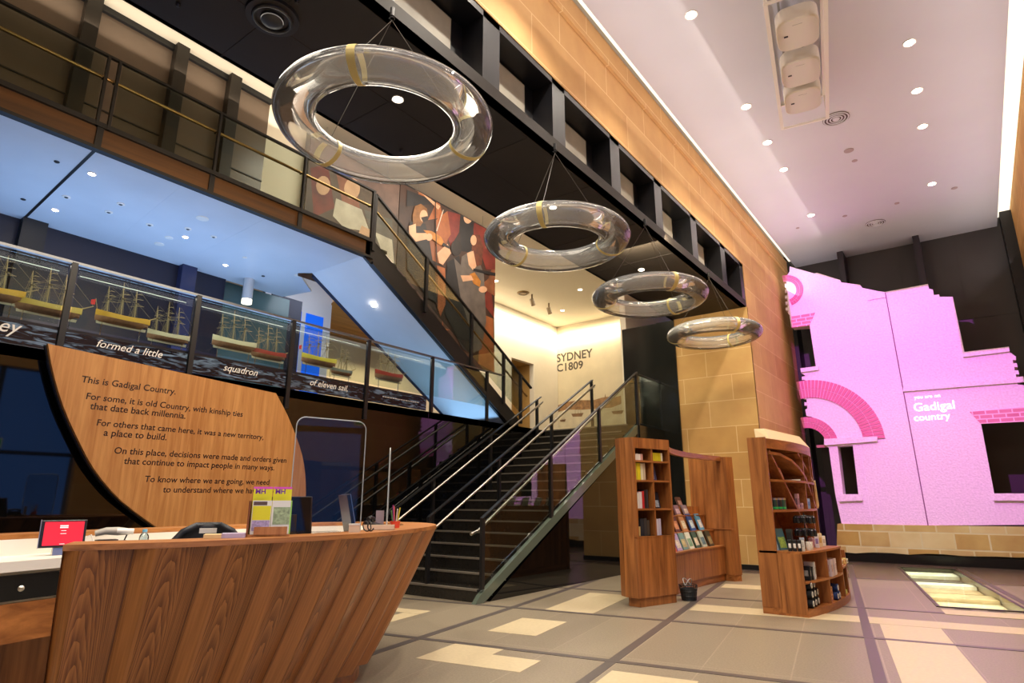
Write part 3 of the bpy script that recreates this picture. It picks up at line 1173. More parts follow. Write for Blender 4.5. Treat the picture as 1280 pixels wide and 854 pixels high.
for y in (6.31, 7.6, 8.9, 9.95, 10.55):
    MB().bar((XG, y, max(zu(y) - .12, ZM)), (XG, y, zu(y) + .93), .05, .06, (0, 1, 0)).build('post', black, ug)
MB().bar((XG, 6.31, zu(6.31) + .93), (XG, 10.95, zu(10.95) + .93), .05, .03).build('top_rail', black, ug)
MB().tube([(XG - .08, 6.31, zu(6.31) + .72), (XG - .08, 10.9, zu(10.9) + .72)], .02, 8).build('grip_rail', bronze, ug, smooth=True)
MB().px([(6.36, zu(6.36) + .1), (10.5, zu(10.5) + .1), (10.5, zu(10.5) + .9), (6.36, zu(6.36) + .9)], XG - .006, XG + .006).build('glass_panel', railglass, ug)

# gallery glass balustrade
gb = empty('gallery_balustrade', (XG, 3, 5.52), 'glass balustrade with bronze grip rail along the gallery edge', 'balustrade')
GB = [-3.34, -1.96, -.58, .8, 2.15, 2.27, 3.54, 4.9, 6.26]
for y in GB:
    MB().bar((XG, y, 5.52), (XG, y, 6.47), .05, .03, (0, 1, 0)).build('post', black, gb)
    MB().bar((XG, y, 6.2), (XG - .12, y, 6.2), .015, .015).build('bracket', black, gb)
for a, b in zip(GB, GB[1:]):
    if b - a > .3:
        MB().box(XG - .006, XG + .006, a + .03, b - .03, 5.56, 6.44).build('glass_panel', railglass, gb)
MB().bar((XG, -3.4, 6.46), (XG, 6.3, 6.46), .045, .03).build('top_rail', black, gb)
MB().tube([(XG - .1, -3.4, 6.22), (XG - .1, 6.3, 6.22)], .022, 8).build('grip_rail', bronze, gb, smooth=True)

# ------------------------------------------------------------------ ship display: rail, glass strips, shelf
PY = [-.6, .8, 2.2, 3.57, 4.95, 6.35, 7.83, 9.4]
sr = empty('display_balustrade', (XG, 4, ZM), 'black posts and rails of the glass front before the model ships', 'balustrade')
for y in PY:
    MB().bar((XG + .005, y, ZM - .28 if y < 7 else ZM), (XG + .005, y, ZM + 1.0), .045, .06, (0, 1, 0)).build('post', black, sr)
MB().bar((XG, -2, ZM + 1.0), (XG, 10.0, ZM + 1.0), .05, .028).build('top_rail', mat('rail_dark_steel', (120, 122, 126), .3, .9), sr)
for a, b in zip(PY, PY[1:]):
    MB().box(XG - .006, XG + .006, a + .05, b - .05, 3.12, ZM + .95).build('glass_panel', railglass, sr)
    MB().bar((XG - .1, a + .1, ZM + .9), (XG - .1, b - .1, ZM + .9), .006, .006).build('case_edge', mat('acrylic_edge', (205, 214, 210), .4), sr)
shelf_m = mat('display_shelf', (18, 20, 30), .3)
tag(MB().box(-8.35, XG - .03, -2, 7.75, 3.06, 3.10).build('display_shelf', shelf_m), 'dark shelf on which the model ships stand on pins', 'shelf')


def wave_mat():
    m = bpy.data.materials.new('wave_print')
    m.use_nodes = True
    nt = m.node_tree
    b = nt.nodes['Principled BSDF']
    b.inputs['Roughness'].default_value = .15
    g_ = nt.nodes.new('ShaderNodeNewGeometry')
    mp = nt.nodes.new('ShaderNodeMapping')
    mp.inputs['Scale'].default_value = (1, 1.2, 7)
    n = nt.nodes.new('ShaderNodeTexNoise')
    n.inputs['Scale'].default_value = 2.6
    n.inputs['Detail'].default_value = 9
    n.inputs['Distortion'].default_value = 1.6
    r = nt.nodes.new('ShaderNodeValToRGB')
    r.color_ramp.elements[0].position = .50
    r.color_ramp.elements[1].position = .70
    r.color_ramp.elements[0].color = lin((14, 20, 36))
    r.color_ramp.elements[1].color = lin((120, 150, 180))
    nt.links.new(g_.outputs['Position'], mp.inputs[0])
    nt.links.new(mp.outputs[0], n.inputs['Vector'])
    nt.links.new(n.outputs['Fac'], r.inputs['Fac'])
    nt.links.new(r.outputs['Color'], b.inputs['Base Color'])
    return m


wavem = wave_mat()
letter_white = mat('letter_white', (238, 238, 232), .6)
letter_dark = mat('letter_dark', (46, 24, 14), .6)
STRIPS = [(.8, 2.2, 'they', 1.52, .34, 2.945), (2.2, 3.57, 'formed a little', 2.54, .70, 2.955), (3.57, 4.95, 'squadron', 4.0, .48, 2.935),
          (4.95, 6.35, 'of eleven sail,', 5.31, .68, 2.94), (6.35, 7.75, None, 6.7, .82, 2.955)]
for a, b, s, ty, w, tz in STRIPS:
    e = empty('text_strip', (XG, (a + b) / 2, ZM), ('dark wave-printed glass strip reading "%s" below the model ships' % s.strip(',')) if s else 'dark wave-printed glass strip with a line of tiny white text near the stairs', 'sign', 'lettered glass strips')
    MB().box(XG - .012, XG + .002, a + .04, b - .04, ZM + .01, 3.06).build('glass', wavem, e)
    if s:
        text('lettering', s, (XG + .004, ty, tz), '+X', w, letter_white, e, bold=.004, shear=.32, height=None)
    else:
        mbx = MB()
        y = ty
        rg = random.Random(5)
        while y < ty + w:
            q = rg.uniform(.015, .05)
            mbx.box(XG + .003, XG + .004, y, y + q, tz - .003, tz + .008)
            y += q + .012
        mbx.build('lettering', letter_white, e)


# model ships -------------------------------------------------------
rope = mat('rigging_cord', (150, 136, 105), .8)
spar = mat('spar_wood', (170, 150, 105), .6)
copperw = mat('hull_brown', (164, 122, 96), .6, noise=.15, nscale=30)
hull_white = mat('hull_white', (214, 206, 180), .6)
pinm = glass('pin', (235, 238, 238), .8, .25)


def ship(yc, z0, L, band, label, H=.46, masts=3, flag=True, bow=1, sails=False, keelcol=copperw):
    """z0: height of the keel; L: hull length along Y"""
    X = -7.92
    e = empty('model_ship', (X, yc, z0), label, 'model ship', 'model ships of the fleet')
    D = .165 * L + .03
    W = .13 * L

    def section(t):
        w = W * (1 - abs(2 * t - 1.06) ** 3.2 * .95) if t < .97 else W * .1
        sheer = D + .10 * L * (2 * t - 1) ** 2 * .55
        return max(w, .006), sheer
    rows_l, rows_u, deck = [], [], []
    N = 16
    for i in range(N + 1):
        t = i / N
        w, top = section(t)
        y = yc + bow * L * (t - .5)
        rake = bow * .03 * L * (1 if t > .9 else 0)
        mid = top * .56
        kz = 0.01 + (.25 * D if t > .93 else (.12 * D if t < .06 else 0))
        prof = [(0, kz), (w * .45, kz + .1 * D), (w * .85, mid * .62), (w, mid)]
        rows_l.append([(X + s * a, y, z0 + b) for s, pr in ((-1, prof[::-1]), (1, prof[1:])) for a, b in pr])
        pu = [(w, mid), (w * .98, top * .86), (w * .93, top)]
        rows_u.append([(X - a, y + rake, z0 + b) for a, b in pu[::-1]] + [(X, y + rake, z0 + top * .86)] + [(X + a, y + rake, z0 + b) for a, b in pu])
    mbx = MB()
    mbx.grid(rows_l)
    mbx.build('hull', keelcol, e, smooth=True)
    mbx = MB().grid([[r[0], r[1], r[2]] for r in rows_u]).grid([[r[4], r[5], r[6]] for r in rows_u])
    mbx.add([rows_u[0][0], rows_u[0][2], rows_l[0][3], rows_u[0][4], rows_u[0][6]], [(0, 1, 2, 3, 4)])
    mbx.build('bulwark', band, e, smooth=True)
    mbx = MB().grid([[(r[1][0], r[1][1], r[1][2]), r[3], (r[5][0], r[5][1], r[5][2])] for r in rows_u])
    for q in (.25, .42, .62, .78):
        y = yc + bow * L * (q - .5)
        mbx.box(X - .018, X + .018, y - .02, y + .02, z0 + D * .8, z0 + D * 1.02)
    mbx.build('deck', mat('deck_wood', (150, 112, 66), .6), e)
    MB().px([(yc - .46 * L, z0 - .012), (yc + .46 * L, z0 - .012), (yc + .47 * L, z0 + .02), (yc - .47 * L, z0 + .02)], X - .005, X + .005).build('keel', mat('keel', (196, 188, 168), .6), e)
    mt = [(.72, .90), (.46, 1.0), (.2, .78)][:masts]
    tops = []
    for q, hk in mt:
        y = yc + bow * L * (q - .5)
        zt = z0 + D + H * hk
        m_ = MB().tube([(X, y, z0 + D * .7), (X, y - bow * .01, z0 + D + H * hk * .55), (X, y - bow * .02, zt)], [.007, .006, .003], 6).build('mast', spar, e)
        for zz_, yw in ((.42, .20), (.64, .15), (.82, .10)):
            zc_ = z0 + D + H * hk * zz_
            MB().tube([(X - yw * L * .6, y - yw * L * .42 + .01, zc_), (X, y + .006 * bow, zc_ + .012), (X + yw * L * .6, y + yw * L * .42 + .01, zc_)], [.0025, .0045, .0025], 5).build('yard', spar, m_)
        MB().lathe([(.018, 0), (.026, .012), (.018, .016)], (X, y, z0 + D + H * hk * .5), 8).build('top', mat('mast_top', (120, 104, 72), .6), m_)
        tops.append((y, zt, z0 + D + H * hk * .55))
    tip = (X, yc + bow * (L * .5 + .20 * L), z0 + D * 1.35 + .075 * L)
    MB().tube([(X, yc + bow * L * .44, z0 + D * 1.05), tip], [.008, .004], 6).build('bowsprit', spar, e)
    rig = MB()
    r = .0014

    def line(a, b):
        rig.tube([a, b], r, 3, cap=False)
    for k_, (y, zt, zm_) in enumerate(tops):
        for s in (-1, 1):
            for j in (-2, -1, 0, 1, 2):
                line((X + s * W * .95, y + j * .022 * L - bow * .03, z0 + D * 1.02), (X, y, zm_))
            line((X + s * W * .8, y - bow * .09 * L, z0 + D), (X, y - bow * .02, zt))
        if k_ == 0:
            line((X, y, zt), tip)
            line((X, y, zm_), (X, yc + bow * L * .56, z0 + D * 1.25))
        else:
            line((X, y, zt), (X, tops[k_ - 1][0], tops[k_ - 1][2]))
            line((X, y, zm_), (X, tops[k_ - 1][0], z0 + D * 1.1))
        for s in (-1, 1):
            for zz_, yw in ((.42, .20), (.64, .15)):
                hk = mt[k_][1]
                zc_ = z0 + D + H * hk * zz_
                line((X + s * yw * L * .6, y + s * yw * L * .42, zc_), (X, y, zc_ + .10 * H))
                if k_ + 1 < len(tops):
                    line((X + s * yw * L * .6, y + s * yw * L * .42, zc_), (X, tops[k_ + 1][0], tops[k_ + 1][2]))
    rig.build('rigging', rope, e)
    if flag:
        ys = yc - bow * (L * .5 + .02)
        mb_ = MB().tube([(X, yc - bow * L * .48, z0 + D * 1.2), (X, ys, z0 + D + .15)], .003, 5)
        f_ = mb_.build('flagstaff', spar, e)
        MB().add([(X + .002, ys, z0 + D + .14), (X + .012, ys - bow * .05, z0 + D + .12), (X + .012, ys - bow * .045, z0 + D + .065), (X + .002, ys, z0 + D + .075)], [(0, 1, 2, 3)]).build('ensign', mat('ensign_red', (190, 34, 40), .7), f_)
    for q in (-.36, .36):
        MB().tube([(X, yc + q * L, 3.10), (X, yc + q * L, z0 + .02)], .007, 6).build('pin', pinm, e)
    return e


yel = mat('hull_yellow', (206, 160, 40), .5)
yel2 = mat('hull_pale_yellow', (208, 180, 90), .5)
yelg = mat('hull_lemon', (200, 186, 60), .5)
red = mat('hull_red', (160, 42, 36), .5)
grey = mat('hull_grey', (120, 126, 124), .5)
ship(1.58, 3.31, .62, yel, 'yellow-banded model ship cut off by the picture edge, above "they"', .43, flag=False)
ship(2.13, 3.265, .60, yel2, 'pale yellow model ship with white bow scroll beside the first rail post', .43, flag=False)
ship(2.87, 3.31, .58, yel, 'bright yellow model ship flying a red ensign, above "formed a little"', .42)
ship(3.41, 3.225, .50, hull_white, 'cream-banded brown model ship beside the second rail post', .42, flag=False)
ship(4.28, 3.30, .62, hull_white, 'large cream and brown model ship before the teal glazed bay', .44, flag=False)
ship(4.80, 3.26, .54, red, 'red-banded model ship above the word "squadron"', .42, flag=False)
ship(5.66, 3.32, .62, yelg, 'lemon yellow model ship with red ensign before the blue panes', .42)
ship(6.10, 3.24, .40, grey, 'small grey model ship above "of eleven sail"', .40, flag=False, masts=2)
ship(7.10, 3.31, .62, red, 'red model ship at the end of the fleet near the stairs', .42, flag=False)

# cylinder lamp seen in the teal bay
lp = empty('cylinder_lamp', (-10.2, 5.65, 5.25), 'pale cylinder lamp hanging behind the large cream model ship', 'lamp')
MB().tube([(-10.2, 5.65, 5.25), (-10.2, 5.65, 4.86)], .09, 20).build('cylinder', mat('lamp_grey', (190, 195, 198), .5), lp, smooth=True)
MB().tube([(-10.2, 5.65, 4.86), (-10.2, 5.65, 4.78)], .09, 20).build('diffuser', emitter('lamp_glow', (255, 250, 225), 2.2), lp, smooth=True)

# ================================================================== TIMBER TEXT PANEL
pnl = empty('welcome_sign', (-7.5, 3.6, 1.0), 'large leaf-shaped pale timber panel with lines of dark lettering on the black wall', 'sign')
PX = -7.42
right = catmull([(4.67, 2.71), (4.91, 2.38), (5.16, 1.91), (5.26, 1.48), (5.28, 1.0)], 14)
left = catmull([(3.45, .98), (3.31, 1.06), (2.95, 1.32), (2.68, 1.6), (2.49, 1.88), (2.29, 2.23), (2.14, 2.58), (2.05, 2.86)], 18)
po = [(q[0], q[1]) for q in [Vector((4.67, 2.71))] + right[1:]] + [(q[0], q[1]) for q in left]
mb = MB()
mb.px(po, PX - .05, PX)
board = mb.build('board', wood('panel_fan_veneer', (176, 116, 58), (212, 156, 92), 2, 1.1, .45), pnl)
MB().px([(y - .012, z - .008) for y, z in po], PX - .09, PX - .05).build('edge', black, pnl)
for y, z in ((2.3, 2.6), (4.5, 2.5), (4.9, 1.4), (3.4, 1.3)):
    MB().tube([(XG + .001, y, z), (PX - .08, y, z)], .02, 8).build('standoff', steel, pnl)
for s, a, b in (('This is Gadigal Country.', (2.40, 2.515), 3.37), ('For some, it is old Country, with kinship ties', (2.47, 2.345), 4.23), ('that date back millennia.', (2.52, 2.245), 3.52),
                ('For others that came here, it was a new territory,', (2.61, 2.08), 4.55), ('a place to build.', (2.69, 1.98), 3.34),
                ('On this place, decisions were made and orders given', (2.82, 1.80), 4.92), ('that continue to impact people in many ways.', (2.93, 1.695), 4.75),
                ('To know where we are going, we need', (3.17, 1.51), 4.70), ('to understand where we have come from.', (3.38, 1.40), 5.04)):
    text('lettering', s, (PX + .002, a[0], a[1]), '+X', b - a[0], letter_dark, pnl, bold=.012, shear=.06)

# ================================================================== BANNERS
def banner(name, y0, y1, z0, z1, label, layers, X=-9.2):
    e = empty(name, (X, (y0 + y1) / 2, z0), label, 'banner')
    MB().box(X - .02, X, y0, y1, z0, z1).build('cloth', layers[0], e)
    MB().bar((X - .01, y0, z1 + .012), (X - .01, y1, z1 + .012), .03, .03).build('top_batten', black, e)
    for q in (.15, .85):
        MB().tube([(X - .01, y0 + (y1 - y0) * q, z1 + .02), (X - .01, y0 + (y1 - y0) * q, 8.4)], .006, 6).build('hanging_wire', steel, e)
    for i, (nm_, m_, pts) in enumerate(layers[1]):
        P = []
        for q in pts:
            w = on_plane(q[0], q[1], 0, X)
            P.append((min(max(w.y, y0), y1), min(max(w.z, z0), z1)))
        from mathutils.geometry import tessellate_polygon
        tris = tessellate_polygon([[Vector((a, b, 0)) for a, b in P]])
        MB().add([(X + .001 + .0006 * i, a, b) for a, b in P], [tuple(t) for t in tris]).build(nm_, m_, e)
    return e


def cl(name, rgb, nz=.35, sc_=3.0):
    return mat('print_' + name, rgb, .55, noise=nz, nscale=sc_)


def C2(pts):      # close-up coordinates of the violin banner to photograph pixels
    return [(490 + .293 * x, 220 + .293 * y) for x, y in pts]


def blob(cx, cy, rx, ry, n=14, rot=0):
    out = []
    for i in range(n):
        t = 2 * PI * i / n
        a, b = rx * math.cos(t), ry * math.sin(t)
        out.append((cx + a * math.cos(rot) - b * math.sin(rot), cy + a * math.sin(rot) + b * math.cos(rot)))
    return out


skin = cl('skin', (206, 158, 124), .15)
hairb = cl('hair_blond', (124, 80, 36), .25, 8)
hairr = cl('hair_red', (96, 48, 30), .3, 8)
haird = cl('hair_dark', (34, 24, 20), .3, 8)
dressb = cl('dress_black', (30, 26, 28), .3)
dressg = cl('dress_grey', (98, 88, 82), .25)
viol = cl('violin', (176, 112, 40), .3, 8)
chair_ = cl('chair_wood', (150, 84, 44), .3)
redc = cl('red_cloth', (112, 38, 30), .35)
darkbg = cl('dark_stage', (58, 36, 26), .6, 1.2)
pale = cl('pale_shirt', (196, 182, 164), .2)
rgp = random.Random(21)
V = [('backdrop_patch', (chair_, redc, cl('umber_dark', (40, 24, 20)), cl('sienna', (128, 74, 44)), dressb)[i % 5],
      C2([(cx + rgp.uniform(-34, 34), cy + rgp.uniform(-46, 46)) for cx, cy in [(bx0 + 34 * math.cos(t), by0 + 52 * math.sin(t)) for t in (0, 1.2, 2.5, 3.6, 4.9)]]))
     for i, (bx0, by0) in enumerate([(200, 130), (260, 120), (330, 240), (210, 330), (240, 450), (400, 300), (420, 520), (310, 600), (215, 620), (400, 700), (150, 90), (380, 200), (270, 230), (430, 430)])]
V += [('backdrop_patch', redc, C2([(235, 150), (290, 160), (285, 240), (250, 300), (225, 240)])),
     ('backdrop_patch', chair_, C2([(185, 190), (235, 150), (250, 250), (215, 300), (185, 300)])),
     ('figure', dressb, C2([(290, 150), (345, 180), (350, 330), (290, 320)])),
     ('figure', skin, C2(blob(322, 178, 18, 26))),
     ('figure', redc, C2([(380, 200), (440, 250), (440, 400), (400, 400), (370, 300)])),
     ('chair', chair_, C2([(185, 380), (225, 395), (230, 540), (205, 600), (185, 540)])),
     ('chair', chair_, C2([(385, 590), (430, 610), (440, 840), (365, 800)])),
     ('figure', dressb, C2([(62, 60), (180, 70), (185, 120), (60, 130)])),
     ('arm', skin, C2([(95, 45), (140, 55), (205, 130), (195, 145), (130, 80)])),
     # woman with red hair and grey dress
     ('figure', dressg, C2([(295, 345), (350, 310), (390, 420), (400, 620), (380, 740), (335, 760), (300, 600), (285, 440)])),
     ('hair', hairr, C2([(340, 250), (372, 252), (388, 300), (380, 380), (350, 390), (338, 320)])),
     ('face', skin, C2(blob(346, 275, 13, 22))),
     ('arm', skin, C2([(318, 330), (345, 320), (358, 385), (345, 405), (325, 380)])),
     # dark haired player
     ('figure', dressb, C2([(232, 370), (285, 340), (300, 480), (330, 600), (345, 760), (300, 740), (225, 590)])),
     ('figure', dressg, C2([(262, 350), (290, 380), (330, 560), (350, 640), (330, 650), (290, 520)])),
     ('hair', haird, C2(blob(272, 308, 24, 34))),
     ('arm', skin, C2([(190, 330), (235, 290), (250, 330), (215, 380), (198, 372)])),
     ('violin', viol, C2([(328, 420), (350, 412), (376, 450), (372, 475), (345, 460)])),
     ('arm', skin, C2([(290, 425), (335, 425), (345, 445), (300, 452)])),
     ('hand', skin, C2(blob(385, 485, 18, 14))),
     ('music_stand', dressb, C2([(345, 395), (440, 415), (438, 428), (342, 406)])),
     # fair haired woman in black
     ('figure', dressb, C2([(75, 195), (140, 205), (160, 300), (180, 420), (190, 545), (150, 520), (62, 400), (60, 260)])),
     ('hair', hairb, C2([(95, 130), (120, 120), (146, 140), (150, 170), (118, 215), (88, 215), (84, 170)])),
     ('face', skin, C2(blob(132, 172, 17, 26))),
     ('mask', haird, C2([(120, 178), (148, 172), (150, 190), (130, 200)])),
     ('arm', skin, C2([(68, 215), (98, 205), (100, 245), (155, 245), (160, 268), (85, 284), (72, 262)])),
     ('violin', viol, C2([(130, 232), (165, 236), (205, 260), (222, 290), (205, 298), (165, 268)])),
     ('neck', dressb, C2([(215, 285), (245, 305), (240, 312), (210, 296)])),
     ('hand', skin, C2(blob(155, 262, 14, 16))),
     ('bow', pale, C2([(185, 235), (214, 145), (217, 147), (189, 238)])),
     ('seam', haird, C2([(181, 80), (184, 80), (192, 560), (188, 560)]))]
banner('violin_banner', 8.30, 11.66, 4.35, 8.08, 'tall dark printed banner of violinists behind the upper flight', (darkbg, V))
W2 = [('figure', redc, [(388, 210), (410, 205), (418, 260), (392, 272)]),
      ('figure', cl('auburn', (140, 82, 60)), [(420, 215), (445, 225), (450, 262), (428, 255)]),
      ('face', skin, blob(404, 232, 9, 12)), ('face', skin, blob(440, 236, 10, 13)),
      ('figure', pale, [(420, 248), (452, 262), (462, 290), (430, 285), (416, 270)]),
      ('figure', dressg, [(455, 262), (490, 275), (500, 340), (470, 320)]),
      ('arm', skin, [(452, 282), (468, 290), (462, 298), (448, 292)]),
      ('figure', pale, [(468, 290), (490, 300), (505, 350), (488, 345)]),
      ('sheet', pale, [(500, 262), (506, 240), (506, 272)])]
banner('audience_banner', 6.0, 8.28, 5.2, 8.0, 'paler printed banner of seated players at the head of the upper flight', (cl('umber', (92, 70, 60), .45, 1.8), W2))

# SYDNEY wall print on the cream wall
sy = empty('harbour_mural', (-11.5, 21.08, 4.2), 'sepia harbour mural with ships titled SYDNEY C1809 on the landing wall', 'mural')
MB().box(-13.29, -10.2, 21.085, 21.099, 4.0, 8.35).build('print', mat('mural_paper', (216, 202, 168), .7, noise=.06, nscale=1.5), sy)


def S2(pts):
    return [(680 + .1875 * x, 400 + .1875 * y) for x, y in pts]


def mural(nm_, m_, pts, off):
    P = [on_plane(a, b, 1, 21.08) for a, b in pts]
    from mathutils.geometry import tessellate_polygon
    tris = tessellate_polygon([[Vector((q.x, q.z, 0)) for q in P]])
    MB().add([(q.x, 21.083 - off, q.z) for q in P], [tuple(t) for t in tris]).build(nm_, m_, sy)


sep1 = cl('sepia_town', (150, 112, 72), .5, 6)
sep2 = cl('sepia_water', (206, 194, 164), .12)
sep3 = cl('sepia_ship', (130, 96, 64), .3)
mural('harbour_water', sep2, S2([(88, 600), (300, 590), (516, 560), (520, 690), (88, 720)]), .001)
mural('town', sep1, S2([(90, 570), (150, 548), (230, 535), (330, 535), (380, 520), (420, 512), (470, 516), (514, 505), (516, 560), (450, 585), (380, 590), (250, 600), (150, 598), (92, 615)]), .002)
mural('church_spire', sep3, S2([(404, 515), (408, 492), (412, 515)]), .003)
for cx, cy, k_ in ((222, 630, 1.0), (125, 672, .5), (490, 612, 1.0)):
    mural('ship_hull', sep3, S2([(cx - 40 * k_, cy - 4), (cx + 42 * k_, cy - 10), (cx + 30 * k_, cy + 14 * k_), (cx - 30 * k_, cy + 16 * k_)]), .003)
    for q in (-15, 5, 22):
        mural('ship_mast', sep3, S2([(cx + q * k_, cy - 2), (cx + q * k_ + 1, cy - 52 * k_), (cx + q * k_ + 2.5, cy - 2)]), .003)
sep4 = mat('mural_lettering', (84, 74, 62), .7)
for s, q0, q1 in (('SYDNEY', (696, 453), (741, 444)), ('C1809', (696, 465), (729, 460))):
    a, b = on_plane(*q0, 1, 21.08), on_plane(*q1, 1, 21.08)
    text('lettering', s, (a.x, 21.078, a.z), '-Y', b.x - a.x, sep4, sy, bold=.02, height=.36 if s == 'SYDNEY' else .34)
fx = empty('bracket_arms', (-10.0, 20.9, 7.6), 'small dark brackets on the edge of the dark panel beside the harbour mural', 'bracket')
for z in (7.75, 7.35):
    MB().bar((-9.6, 20.9, z), (-9.95, 20.9, z - .02), .08, .05).build('arm', black, fx)

# ================================================================== ACRYLIC RINGS
tape = mat('tape_band', (206, 188, 118), .5)
HOOKS = [(2.87, .70, .155, 4.22), (5.41, .645, .17, 4.14), (7.87, .645, .17, 4.14), (10.6, .645, .17, 4.18)]
RL = ['largest clear acrylic ring, hanging nearest the reception desk', 'second clear acrylic ring along the bridge, over the stair foot', 'third clear acrylic ring along the bridge, before the landing panel',
      'smallest-looking clear acrylic ring, hanging in front of the sandstone pier']
for (y, R, r, z), lb, a0 in zip(HOOKS, RL, (62, 50, 80, 78)):
    x = XL + .03
    e = empty('acrylic_ring', (x, y, ZB), lb, 'hanging ring', 'clear rings hung from the bridge')
    MB().torus((x, y, z), R, r, 96, 24, rz=r * .72).build('ring_tube', acrylic, e, smooth=True)
    MB().torus((x, y, z), R - r + .004, .012, 72, 8).build('inner_seam', perspex, e, smooth=True)
    MB().torus((x, y, z), R + r - .004, .009, 72, 8).build('outer_seam', perspex, e, smooth=True)
    hk = MB().tube([(x, y, ZB + .02), (x, y, ZB - .06)], .02, 10)
    hk.torus((x, y, ZB - .085), .02, .006, 14, 6)
    hk.build('hook', black, e)
    for k in range(3):
        a = math.radians(a0 + 120 * k)
        rows = []
        for da in (-.035, .035):
            rows.append([(x + (R + (r + .004) * math.cos(b)) * math.cos(a + da), y + (R + (r + .004) * math.cos(b)) * math.sin(a + da), z + (r * .72 + .004) * math.sin(b)) for b in [2 * PI * j / 20 for j in range(20)]])
        bnd = MB().grid(rows, closed=True).build('band', tape, e, smooth=True)
        MB().tube([(x, y, ZB - .1), (x + R * math.cos(a), y + R * math.sin(a), z + r * .72)], .0025, 5).build('cable', mat('cable_grey', (90, 86, 80), .4, .6), bnd)

# ================================================================== CEILING FITTINGS
glow = emitter('downlight_glow', (255, 240, 220), 30)


def downlight(x, y, z, label, group, r=.075, on=True, power=0, cone=110, color=WARM):
    e = empty('downlight', (x, y, z), label, 'downlight', group)
    MB().lathe([(r * .72, -.004), (r, -.012), (r, 0)], (x, y, z), 20).build('trim_ring', white, e)
    MB().lathe([(r * .7, -.014), (r * .6, -.016)], (x, y, z), 16).build('lens', glow if on else mat('lens_off', (150, 150, 155), .3), e)
    if power:
        s_ = spot('downlight_lamp', (x, y, z - .03), (x, y, 0), power, color, cone, .5, .04)
        s_.parent = e
        s_.matrix_parent_inverse = parent_matrix(e).inverted()
    return e


def ordinal(i):
    return ['first', 'second', 'third', 'fourth', 'fifth', 'sixth', 'seventh'][i]


for side, x, ys in (('sandstone wall', -2.19, (7.05, 9.55, 10.87, 12.06, 14.57)), ('entry wall', .15, (9.44, 10.77, 11.98, 14.51))):
    for i, y in enumerate(ys):
        downlight(x, y, ZC, 'lit ceiling downlight, %s from the near end beside the %s' % (ordinal(i), side), 'downlights of the high ceiling', .085, True, 50 if y > 14 else 235)
for x, y in ((-2.19, 4.6), (.15, 4.6), (-2.19, 2.0), (.15, 2.0)):
    spot('downlight_lamp', (x, y, ZC - .05), (x, y, 0), 420, WARM, 110, .5, .04)
for i, (x, y) in enumerate(((-1.04, 10.82), (-1.05, 15.95))):
    e = empty('ceiling_vent', (x, y, ZC), ('round ring-slotted air vent beside the projector cage', 'round ring-slotted air vent above the pink house front')[i], 'air vent', 'round vents of the high ceiling')
    MB().lathe([(.21, 0), (.21, -.01)], (x, y, ZC), 32).build('backing', mat('vent_brown', (80, 60, 56), .6), e)
    for q in (.2, .15, .1):
        MB().torus((x, y, ZC - .012), q - .008, .012, 32, 6).build('ring', ceil_mat, e)
    MB().lathe([(.06, -.008), (.05, -.025)], (x, y, ZC), 20).build('core', ceil_mat, e)
for (x, y, r, lb) in ((-1.03, 12.07, .085, 'grey speaker disc in the high ceiling past the projector cage'), (-1.0, 12.54, .05, 'small grey sensor just past the speaker disc'), (-1.57, 15.09, .05, 'small grey disc near the ceiling edge above the pink gable'),
                      (-.53, 15.08, .05, 'small grey disc left of the far downlight by the entry wall'), (.52, 15.01, .06, 'grey disc beside the far downlight near the entry wall'), (-2.6, 15.13, .04, 'small grey sprinkler by the cove strip')):
    tag(MB().lathe([(r, .001), (r, -.008), (r * .7, -.014)], (x, y, ZC), 20).build('ceiling_sensor', mat('sensor_grey', (168, 152, 150), .6)), lb, 'sensor')

# projector cage and projectors
CU0, CU1, CV0, CV1 = -.05, .62, 7.05, 10.0
cg = empty('projector_cage', fl(.3, 8.7, ZC), 'white open frame hanging from the ceiling around three projectors', 'cage')
cw = mat('cage_white', (240, 236, 226), .4)
for u in (CU0, CU1):
    for z in (ZC - .02, 7.27):
        MB().bar(fl(u, CV0, z), fl(u, CV1, z), .05, .035).build('long_rail', cw, cg)
    for v in (CV0, CV1):
        MB().bar(fl(u, v, ZC), fl(u, v, 7.26), .03, .03).build('hanger', cw, cg)
for v in (CV0, CV1):
    for z in (ZC - .02, 7.27):
        MB().bar(fl(CU0, v, z), fl(CU1, v, z), .03, .03).build('cross_rail', cw, cg)
MB().bar(fl(.1, CV0, ZC - .05), fl(.1, CV1, ZC - .05), .03, .03).build('mount_rail', mat('mount_grey', (150, 146, 140), .5), cg)
pj_white = mat('projector_shell', (226, 222, 210), .35)
